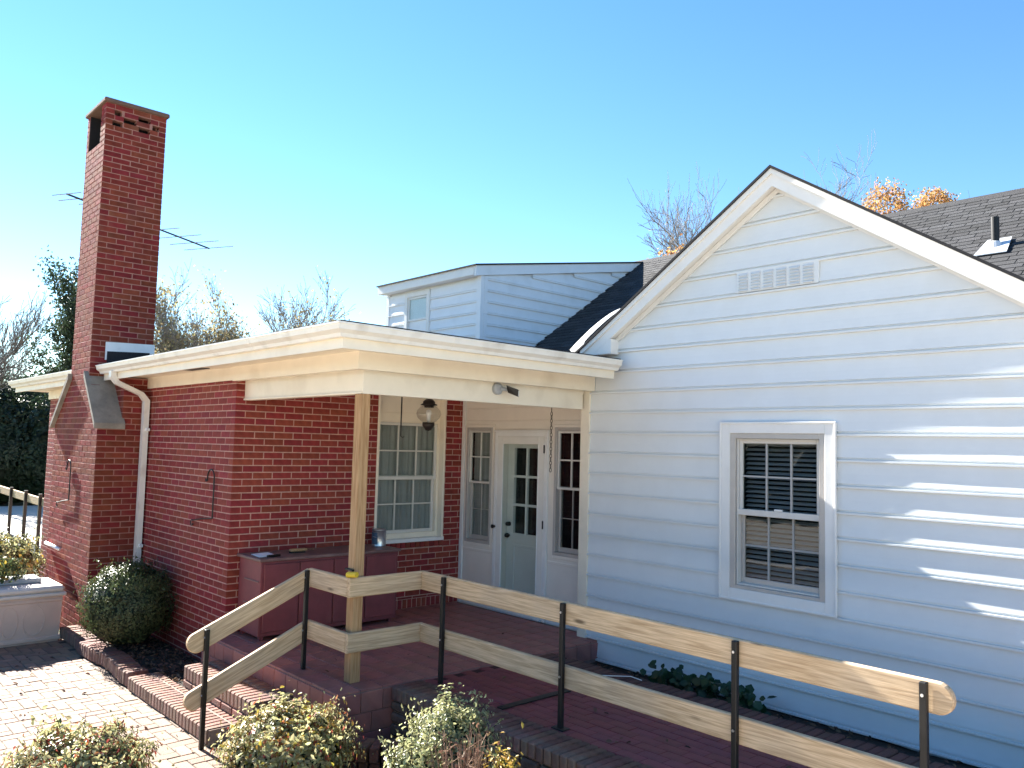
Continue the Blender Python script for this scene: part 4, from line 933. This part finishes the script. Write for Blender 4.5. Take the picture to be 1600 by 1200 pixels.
def shrub(name, c, r, label, cat, mt, n, size, seed, lump=.18, jit=.8, sprigs=0, core=True, flat=.0, stem_mat='bark', aspect=.5, top_only=None):
    rs = np.random.default_rng(seed); t = thing(name, (c[0], c[1], c[2]-r[2]), label, cat)
    d = rs.normal(0, 1, (n, 3)); d /= np.linalg.norm(d, axis=1)[:, None]
    d[:, 2] = np.where(d[:, 2] < -.55, -d[:, 2], d[:, 2])
    lum = np.array([1+lump*noise.noise(Vector(q)*2.3+Vector((seed, 0, 0)))+lump*.6*noise.noise(Vector(q)*5.1+Vector((0, seed, 0))) for q in d])
    rad = lum*(1-np.abs(rs.normal(0, .09, n))-(rs.random(n) < .25)*rs.uniform(0, .3, n)+(rs.random(n) < .12)*rs.uniform(0, lump*.9, n))
    pos = d*rad[:, None]*np.array(r)+np.array(c)
    leaves('foliage', mt, t, pos, d*np.array([1/r[0], 1/r[1], 1/r[2]])*min(r), size, seed, aspect, jit)
    if core:
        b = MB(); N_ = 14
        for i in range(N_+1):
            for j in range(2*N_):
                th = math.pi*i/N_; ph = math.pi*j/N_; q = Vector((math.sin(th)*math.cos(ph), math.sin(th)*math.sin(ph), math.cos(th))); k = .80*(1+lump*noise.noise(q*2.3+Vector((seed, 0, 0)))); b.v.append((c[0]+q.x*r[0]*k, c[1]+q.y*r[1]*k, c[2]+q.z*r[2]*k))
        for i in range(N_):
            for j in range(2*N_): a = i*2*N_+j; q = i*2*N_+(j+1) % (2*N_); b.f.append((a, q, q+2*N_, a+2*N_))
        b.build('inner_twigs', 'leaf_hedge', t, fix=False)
    b = MB(); rr_ = random.Random(seed); sp_ = []; sn_ = []
    for i in range(sprigs):
        q = Vector((rr_.gauss(0, 1), rr_.gauss(0, 1), abs(rr_.gauss(.4, .8)))).normalized(); k0, k1 = .7, rr_.uniform(1.02, 1.32)
        P0 = Vector((c[0]+q.x*r[0]*k0, c[1]+q.y*r[1]*k0, c[2]+q.z*r[2]*k0)); P1 = Vector((c[0]+q.x*r[0]*k1, c[1]+q.y*r[1]*k1, c[2]+q.z*r[2]*k1))+Vector((rr_.gauss(0, .02), rr_.gauss(0, .02), rr_.uniform(0, .04)))
        b.tube([P0, (P0+P1)/2+Vector((0, 0, .01)), P1], [.004, .003, .0015], 4, False)
        for k in range(9): t_ = rr_.uniform(.35, 1.02); sp_.append(P0.lerp(P1, t_)+Vector((rr_.gauss(0, size*.35), rr_.gauss(0, size*.35), rr_.gauss(0, size*.35)))); sn_.append(q+Vector((0, 0, .4)))
    if sp_: leaves('sprig_leaves', mt, t, sp_, sn_, size, seed+500, aspect, .8)
    for i in range(7):
        a = rr_.uniform(0, 6.28); q = rr_.uniform(.2, .6); b.tube([(c[0]+.03*math.cos(a), c[1]+.03*math.sin(a), c[2]-r[2]-.02), (c[0]+q*.5*r[0]*math.cos(a), c[1]+q*.5*r[1]*math.sin(a), c[2]-r[2]*.3), (c[0]+q*r[0]*math.cos(a), c[1]+q*r[1]*math.sin(a), c[2]+r[2]*.5)], [.014, .009, .004], 5)
    b.build('stems', stem_mat, t); return t
shrub('round_bush', (-3.72, -3.14, .22), (.50, .46, .46), 'clipped round evergreen bush in front of the downspout', 'bush', 'leaf_box', 12000, .030, 11, .20, .8, 60)
shrub('nandina_shrub', (.48, -3.44, -.10), (.42, .40, .33), 'golden green leafy shrub at the foot of the porch steps', 'shrub', ['leaf_nandina', 'leaf_yellow', 'leaf_nandina_red'], 10500, .036, 12, .36, 1.0, 70)
shrub('nandina_shrub', (.02, -4.62, -.12), (.46, .40, .32), 'reddish leafy shrub at the bottom left patio edge', 'shrub', ['leaf_nandina', 'leaf_nandina_red', 'leaf_box'], 10500, .036, 13, .36, 1.0, 70)
shrub('boxwood_shrub', (1.74, -3.06, .11), (.27, .26, .40), 'grey green leafy shrub against the walkway wall', 'shrub', 'leaf_grey', 6500, .028, 14, .36, .9, 45)
shrub('boxwood_shrub', (1.88, -3.40, .04), (.20, .20, .35), 'pale silvery shrub in front of the grey green one', 'shrub', 'leaf_grey', 3600, .030, 15, .42, .9, 50)
shrub('lime_shrub', (2.38, -3.20, .06), (.11, .11, .38), 'small lime green plant beside the dry twig shrub', 'shrub', ['leaf_yellow', 'leaf_box'], 900, .03, 19, .4, .9, 30)
# dry twiggy shrub
dt = thing('dry_shrub', (2.14, -3.27, -.3), 'leafless brown twiggy shrub below the walkway wall', 'shrub'); b = MB(); rr_ = random.Random(5); lp = []; ln = []
for i in range(130):
    a = rr_.uniform(0, 6.28); q = rr_.uniform(.03, .30); h = rr_.uniform(.25, .46); p0 = Vector((2.14+.05*math.cos(a), -3.27+.05*math.sin(a), -.31)); p2 = Vector((2.14+q*.75*math.cos(a), -3.27+q*.75*math.sin(a), -.3+h*1.75)); p1 = (p0+p2)/2+Vector((rr_.gauss(0, .03), rr_.gauss(0, .03), .04))
    b.tube([p0, p1, p2], [.005, .0035, .0015], 4, False)
    for k in range(3):
        s = p1.lerp(p2, rr_.random()); e_ = s+Vector((rr_.gauss(0, .06), rr_.gauss(0, .06), rr_.uniform(.01, .08))); b.tube([s, e_], [.0022, .001], 3, False); lp.append(e_); ln.append((0, 0, 1))
b.build('twigs', 'twig_dry', dt, fix=False); leaves('dry_leaves', 'leaf_dry', dt, lp, ln, .03, 5, .5, 1.2)
# ivy at the foot of the siding
for k, (x, y, lab) in enumerate(((1.28, -.30, 'dark green leafy plant by the siding, the left clump'), (1.62, -.32, 'dark green leafy plant by the siding, the middle clump'), (1.98, -.33, 'dark green leafy plant by the siding, the right clump'))):
    t = thing('leafy_plant', (x, y, -.03), lab, 'plant'); rs = np.random.default_rng(30+k); n = 90
    pos = np.stack([x+rs.normal(0, .12, n), y+rs.normal(0, .07, n), rs.uniform(0., .17, n)], 1); leaves('leaves', 'leaf_ivy', t, pos, np.tile([.3, -.6, .8], (n, 1)), .075, 40+k, .85, .5, .06)
    b = MB()
    for q in pos[:26]: b.tube([(x, y, -.04), (x*.5+q[0]*.5, y*.5+q[1]*.5, q[2]*.6), tuple(q)], .0025, 4, False)
    b.build('stems', 'leaf_ivy', t)
# plant growing behind the deck box, and in the tray
shrub('trough_plant', (-5.35, -4.2, .47), (.28, .42, .16), 'pale green plants growing in the grey trough', 'plant', ['leaf_box', 'leaf_yellow', 'leaf_grey'], 1500, .05, 17, .3, 1.0, core=False)
shrub('side_shrub', (-7.4, -3.7, .15), (.6, .55, .50), 'loose leafy shrub growing left of the chimney', 'shrub', ['leaf_grey', 'leaf_box', 'leaf_yellow'], 4200, .06, 18, .4, 1.0, 70)
# ground litter: mulch and fallen leaves
rs = np.random.default_rng(9); n = 900
pos = np.concatenate([np.stack([rs.uniform(-4.5, -2.0, n), rs.uniform(-3.28, -2.8, n), np.full(n, -.175)], 1), np.stack([rs.uniform(.2, 3.5, n), rs.uniform(-4., -2.45, n), np.full(n, -.28)], 1), np.stack([rs.uniform(.3, 4.5, n//2), rs.uniform(-.6, -.02, n//2), np.full(n//2, -.02)], 1), np.stack([rs.uniform(.3, 4.5, 26), rs.uniform(-2.1, -.9, 26), np.full(26, .158)], 1), np.stack([rs.uniform(-2., .1, 14), rs.uniform(-2.8, 0, 14), np.full(14, FZ+.006)], 1), np.stack([rs.uniform(-4.5, -.5, 40), rs.uniform(-5.2, -3.5, 40), np.full(40, PZ+.006)], 1)])
tag(leaves('leaf_litter', ['leaf_dry', 'mulch', 'bark'], None, pos, np.tile([0, 0, 1.], (len(pos), 1)), .045, 9, .5, .35), 'brown leaf litter lying in the planting beds', 'leaf litter', kind='stuff')
pos = np.stack([rs.uniform(-3.2, -.5, 12), rs.uniform(-4.6, -3.6, 12), np.full(12, PZ+.008)], 1)
for k, q in enumerate([(-1.25, -3.40, -.155), (-1.02, -3.36, -.155)]): pass
wr = thing('white_cable', (1.15, -.92, .152), 'thin white cable looping over the walkway edge', 'cable'); MB().tube([(.75, -1.02, .156), (.95, -.93, .156), (1.1, -.84, .165), (1.22, -.74, .17), (1.30, -.70, .150), (1.31, -.69, .10)], .004, 6).build('cable', 'white_plastic', wr)
pb = thing('stick', (-1.55, -3.05, .02), 'pale stick lying on the upper brick step', 'stick'); MB().tube([(-1.45, -3.02, .032), (-1.30, -3.05, .03), (-1.16, -3.03, .03)], [.004, .006, .004], 6).build('stick', 'pale_concrete', pb)

# ---- antenna behind the chimney
A0, A1 = Vector((-12., -2.05, 6.78)), Vector((-14.45, 1.80, 6.80)); an = thing('tv_antenna', (-12.98, -.51, -.3), 'thin metal television antenna showing on both sides of the chimney', 'antenna')
MB().tube([(-12.98, -.51, -.3), (-12.98, -.51, 6.95)], .025, 8).build('mast', 'grey_plastic', an); MB().tube([A0, A1], .022, 6).build('boom', 'bronze_metal', an)
pd = Vector((.837, .543, .03))
for t, L_ in ((.0, .34), (.07, .5), (.14, .3), (.3, .45), (.45, .5), (.60, .5), (.74, .62), (.87, .68), (.995, .70)):
    p = A0.lerp(A1, t); MB().tube([p-pd*L_, p+pd*L_], .011, 5).build('element', 'grey_plastic', an)

# ---- trees
def tree(name, base, h, label, seed, crown_mt=None, n_leaf=0, leaf=.16, spread=.5, levels=5, bark='bark', r0=.2, start=.35, up=.35, cluster=.35, ball=None, rmin=.0, leaf_from=3, group=None, gnarl=.14, kids=(3, 4), width=None):
    rr_ = random.Random(seed); t = thing(name, base, label, 'tree', group); b = MB(); tips = []
    def grow(p, d, L_, r, lv):
        pts = [p]; q = p; dd = d
        for i in range(4):
            dd = (dd+Vector((rr_.gauss(0, gnarl), rr_.gauss(0, gnarl), rr_.gauss(0, gnarl*.6)+.03*up))).normalized(); q = q+dd*L_/4; pts.append(q)
        b.tube(pts, [max(r*(1-.42*i/4), rmin) for i in range(5)], 6 if lv < 2 else (4 if lv < 4 else 3), False)
        if lv >= leaf_from: tips.extend(pts[1:])
        if lv >= levels: return
        for k in range(rr_.randint(*kids)+(1 if lv == 0 else 0)):
            s = rr_.uniform(start if lv == 0 else .25, 1.0); i = min(3, int(s*4)); o = pts[i].lerp(pts[i+1], s*4-i)
            az_ = rr_.uniform(0, 6.28); e_ = Vector((math.cos(az_), math.sin(az_), rr_.uniform(-.1, .9))).normalized()
            grow(o, (dd*(1-spread)+e_*spread+Vector((0, 0, up*.3))).normalized(), L_*rr_.uniform(.5, .75), r*.52*(1-.3*s), lv+1)
        grow(pts[-1], (dd+Vector((rr_.gauss(0, .2), rr_.gauss(0, .2), .1))).normalized(), L_*.68, r*.55, lv+1)
    grow(Vector(base), Vector((rr_.gauss(0, .04), rr_.gauss(0, .04), 1)), h*.42, r0, 0)
    B_ = Vector(base); zmax = max(p[2] for p in b.v)-B_.z; wr_ = sorted(math.hypot(p[0]-B_.x, p[1]-B_.y) for p in b.v)[int(len(b.v)*.97)]
    kz = h/zmax; kx = (width/2/wr_) if width else kz
    def nrm_(p): return (B_.x+(p[0]-B_.x)*kx, B_.y+(p[1]-B_.y)*kx, B_.z+(p[2]-B_.z)*kz)
    b.v = [nrm_(p) for p in b.v]; tips = [nrm_(p) for p in tips]
    b.build('trunk', bark, t, fix=False)
    if crown_mt and n_leaf:
        rs = np.random.default_rng(seed); tp = np.array([tuple(q) for q in tips]); ix_ = rs.integers(0, len(tp), n_leaf); pos = tp[ix_]+rs.normal(0, cluster, (n_leaf, 3))
        if ball:
            d_ = rs.normal(0, 1, (n_leaf, 3)); d_ /= np.linalg.norm(d_, axis=1)[:, None]; lu = np.array([1+.42*noise.noise(Vector(q)*2.6+Vector((seed, 0, 0)))+.3*noise.noise(Vector(q)*6+Vector((seed, 0, 0))) for q in d_])
            bp_ = np.array(ball[0])+d_*(lu*rs.uniform(.35, 1, n_leaf)**.6)[:, None]*np.array(ball[1]); kk = rs.random(n_leaf) < .9; pos[kk] = bp_[kk]
        leaves('crown', crown_mt, t, pos, rs.normal(0, 1, (n_leaf, 3)), leaf, seed, .6, .5)
    return t
gz = -.35
tree('evergreen_tree', (-20.7, .45, gz), 8.2, 'tall dark evergreen tree with gappy crown left of the chimney', 101, 'leaf_pine', 34000, .085, .6, 4, 'bark_dark', .2, .42, .2, .14, leaf_from=3, width=3.6, rmin=.012)
tree('bare_tree', (-27.5, -1.6, gz), 8.0, 'thin bare tree at the far left edge', 102, None, 0, .1, .5, 5, 'bark_pale', .16, .3, width=5, rmin=.012)
TG = 'trees beyond the house'
for k, (x, y, h, mt_, n_, wd_, lab) in enumerate(((-25.0, 4.4, 8.4, 'leaf_olive', 9000, 3.6, 'olive leaved tree just right of the chimney'), (-24.2, 5.6, 9.0, 'leaf_olive', 1500, 4.2, 'bare branching tree right of the olive leaved one'), (-22.8, 6.6, 8.4, 'leaf_olive', 5000, 4.0, 'nearly bare tree above the porch eave'), (-22.0, 7.6, 8.7, 'leaf_olive', 1200, 4.4, 'bare twiggy tree left of the dormer'), (-20.5, 9.2, 7.6, 'leaf_olive', 7000, 2.6, 'small rounded tree top just left of the dormer'))):
    tree('background_tree', (x, y, gz), h, lab, 110+k, mt_, n_, .11, .5, 5, 'bark_pale', .13, .35, .3, .22, leaf_from=3, group=TG, width=wd_, rmin=.009, kids=(3, 4))
tree('bare_tree', (-6.2, 12.9, gz), 11.7, 'bare branching tree rising behind the gable peak, left side', 121, 'leaf_orange', 120, .10, .55, 5, 'bark_pale', .18, .4, .3, cluster=.1, leaf_from=5, group=TG, width=9.5, rmin=.0065, kids=(4, 5), gnarl=.2)
tree('bare_tree', (-4.7, 14.6, gz), 11.9, 'bare tree top above the right slope of the gable', 122, None, 0, .1, .52, 5, 'bark_pale', .15, .5, .3, cluster=.1, leaf_from=5, group=TG, width=8., rmin=.0065, kids=(4, 5), gnarl=.2)
tree('autumn_tree', (-7.5, 11.6, gz), 7.6, 'low orange tree top left of the gable peak', 125, 'leaf_orange', 1100, .08, .5, 4, 'bark', .12, .4, .3, .16, ((-7.45, 11.55, 6.85), (.62, .62, .62)), leaf_from=3, group=TG, width=2., rmin=.006)
tree('autumn_tree', (-5.2, 19.6, gz), 10.6, 'golden autumn tree top above the right rake', 123, 'leaf_orange', 2000, .09, .5, 4, 'bark', .2, .4, .3, .2, ((-5.22, 19.58, 9.85), (.74, .74, .85)), leaf_from=3, group=TG, width=3., rmin=.008)
tree('autumn_tree', (-5.0, 22.7, gz), 11.2, 'paler golden tree top next to the shingle ridge', 124, 'leaf_orange', 2000, .09, .5, 4, 'bark', .2, .4, .3, .2, ((-4.95, 22.75, 10.55), (.70, .70, .62)), leaf_from=3, group=TG, width=3., rmin=.008)
# wood on the far side of the added ground, behind the viewer: what the windows mirror
rs = np.random.default_rng(77); n = 9000
pos = np.stack([rs.uniform(-26, 26, n), rs.normal(-23, 1.0, n), rs.uniform(-.3, 3.6, n)], 1); tag(leaves('wood', 'leaf_hedge', None, pos, np.tile([0, 1., .2], (n, 1)), .75, 77, .7, .8), 'dark wood behind the viewer mirrored in the windows', 'wood', kind='stuff')
# evergreen hedge mass left of the chimney
for k, (x, y, z, r_, lab) in enumerate(((-26.6, .0, 1.3, (2.2, 1.9, 2.0), 'dark evergreen shrub mass at the left frame edge'), (-25.4, 1.5, 1.3, (2.2, 1.8, 2.1), 'dark evergreen shrub mass touching the chimney edge'), (-30.0, 1.2, 1.6, (2.4, 2.2, 2.7), 'taller evergreen behind the dark shrubs'))):
    shrub('evergreen_shrub', (x, y, z), r_, lab, 'shrub', 'leaf_hedge' if k < 2 else 'leaf_pine', 9000, .16, 130+k, .25, .9)
# neighbouring house
nh = thing('neighbour_house', (-39, -2.2, gz), 'pale neighbouring house at the far left', 'house'); box('wall', 'far_wall', nh, -43, -36.6, -6, 2.0, gz, 3.4)
MB().prism([(-43.4, -6.4, 3.4), (-43.4, 2.4, 3.4), (-43.4, -2, 5.0)], (7.1, 0, 0)).build('roof', 'far_roof', nh); box('window', 'dark_room', nh, -36.6, -36.57, -1.6, -.7, 1.2, 2.4); box('window', 'dark_room', nh, -36.6, -36.57, .2, 1.1, 1.2, 2.4)

# ---- second ramp with railing left of the house
rp_ = struct(MB().box(-24, -11.2, -1.9, .8, -.34, -.20).build('side_path', 'pale_concrete'))
r2_ = thing('side_railing', (-14, -1.95, -.3), 'pine board railing on black posts left of the chimney', 'railing')
def rail2(p, q): 
    p, q = Vector(p), Vector(q); d = q-p; x = d.normalized(); y = Vector((0, 0, 1)).cross(x).normalized(); z = x.cross(y)
    board('rail', 'rail_wood', r2_, d.length, .16, .04, Matrix(((x.x, y.x, z.x, p.x), (x.y, y.y, z.y, p.y), (x.z, y.z, z.z, p.z), (0, 0, 0, 1))))
rail2((-18, -1.95, .78), (-11.4, -1.95, .70))
for x in (-16.6, -15.2, -13.87, -12.68, -11.6): box('post', 'black_metal', r2_, x-.03, x+.03, -2.02, -1.96, -.32, .88)
r3_ = thing('far_railing', (-14, .9, -.3), 'far horizontal timber rail behind the side path', 'railing')
board('rail', 'rail_wood', r3_, 9, .14, .04, Matrix.Translation((-20.5, .9, 1.02)))
for x in (-19.5, -17.2, -15., -12.6): box('post', 'rail_wood', r3_, x-.045, x+.045, .93, 1.02, -.35, 1.0)
lc = thing('garden_chair', (-14.6, -.9, -.2), 'white plastic garden chair on the side path', 'chair')
cxx, cyy, cz = -14.7, -1.0, -.2
box('seat', 'white_plastic', lc, cxx-.25, cxx+.25, cyy-.25, cyy+.25, cz+.40, cz+.44, .015)
for sx in (-1, 1):
    for sy in (-1, 1): MB().tube([(cxx+sx*.26, cyy+sy*.26, cz), (cxx+sx*.22, cyy+sy*.22, cz+.41)], .022, 8).build('leg', 'white_plastic', lc)
for i in range(5): y = cyy-.2+i*.1; MB().prism([(cxx-.25, y-.03, cz+.44), (cxx-.25, y+.03, cz+.44), (cxx-.34, y+.03, cz+.86), (cxx-.34, y-.03, cz+.86)], (.02, 0, 0)).build('back_slat', 'white_plastic', lc)
MB().tube([(cxx-.34, cyy-.27, cz+.86), (cxx-.36, cyy, cz+.93), (cxx-.34, cyy+.27, cz+.86)], .025, 8).build('back_rim', 'white_plastic', lc)
for s in (-1, 1): MB().tube([(cxx-.30, cyy+s*.27, cz+.64), (cxx+.2, cyy+s*.28, cz+.64), (cxx+.26, cyy+s*.27, cz+.41)], .022, 8).build('arm', 'white_plastic', lc)
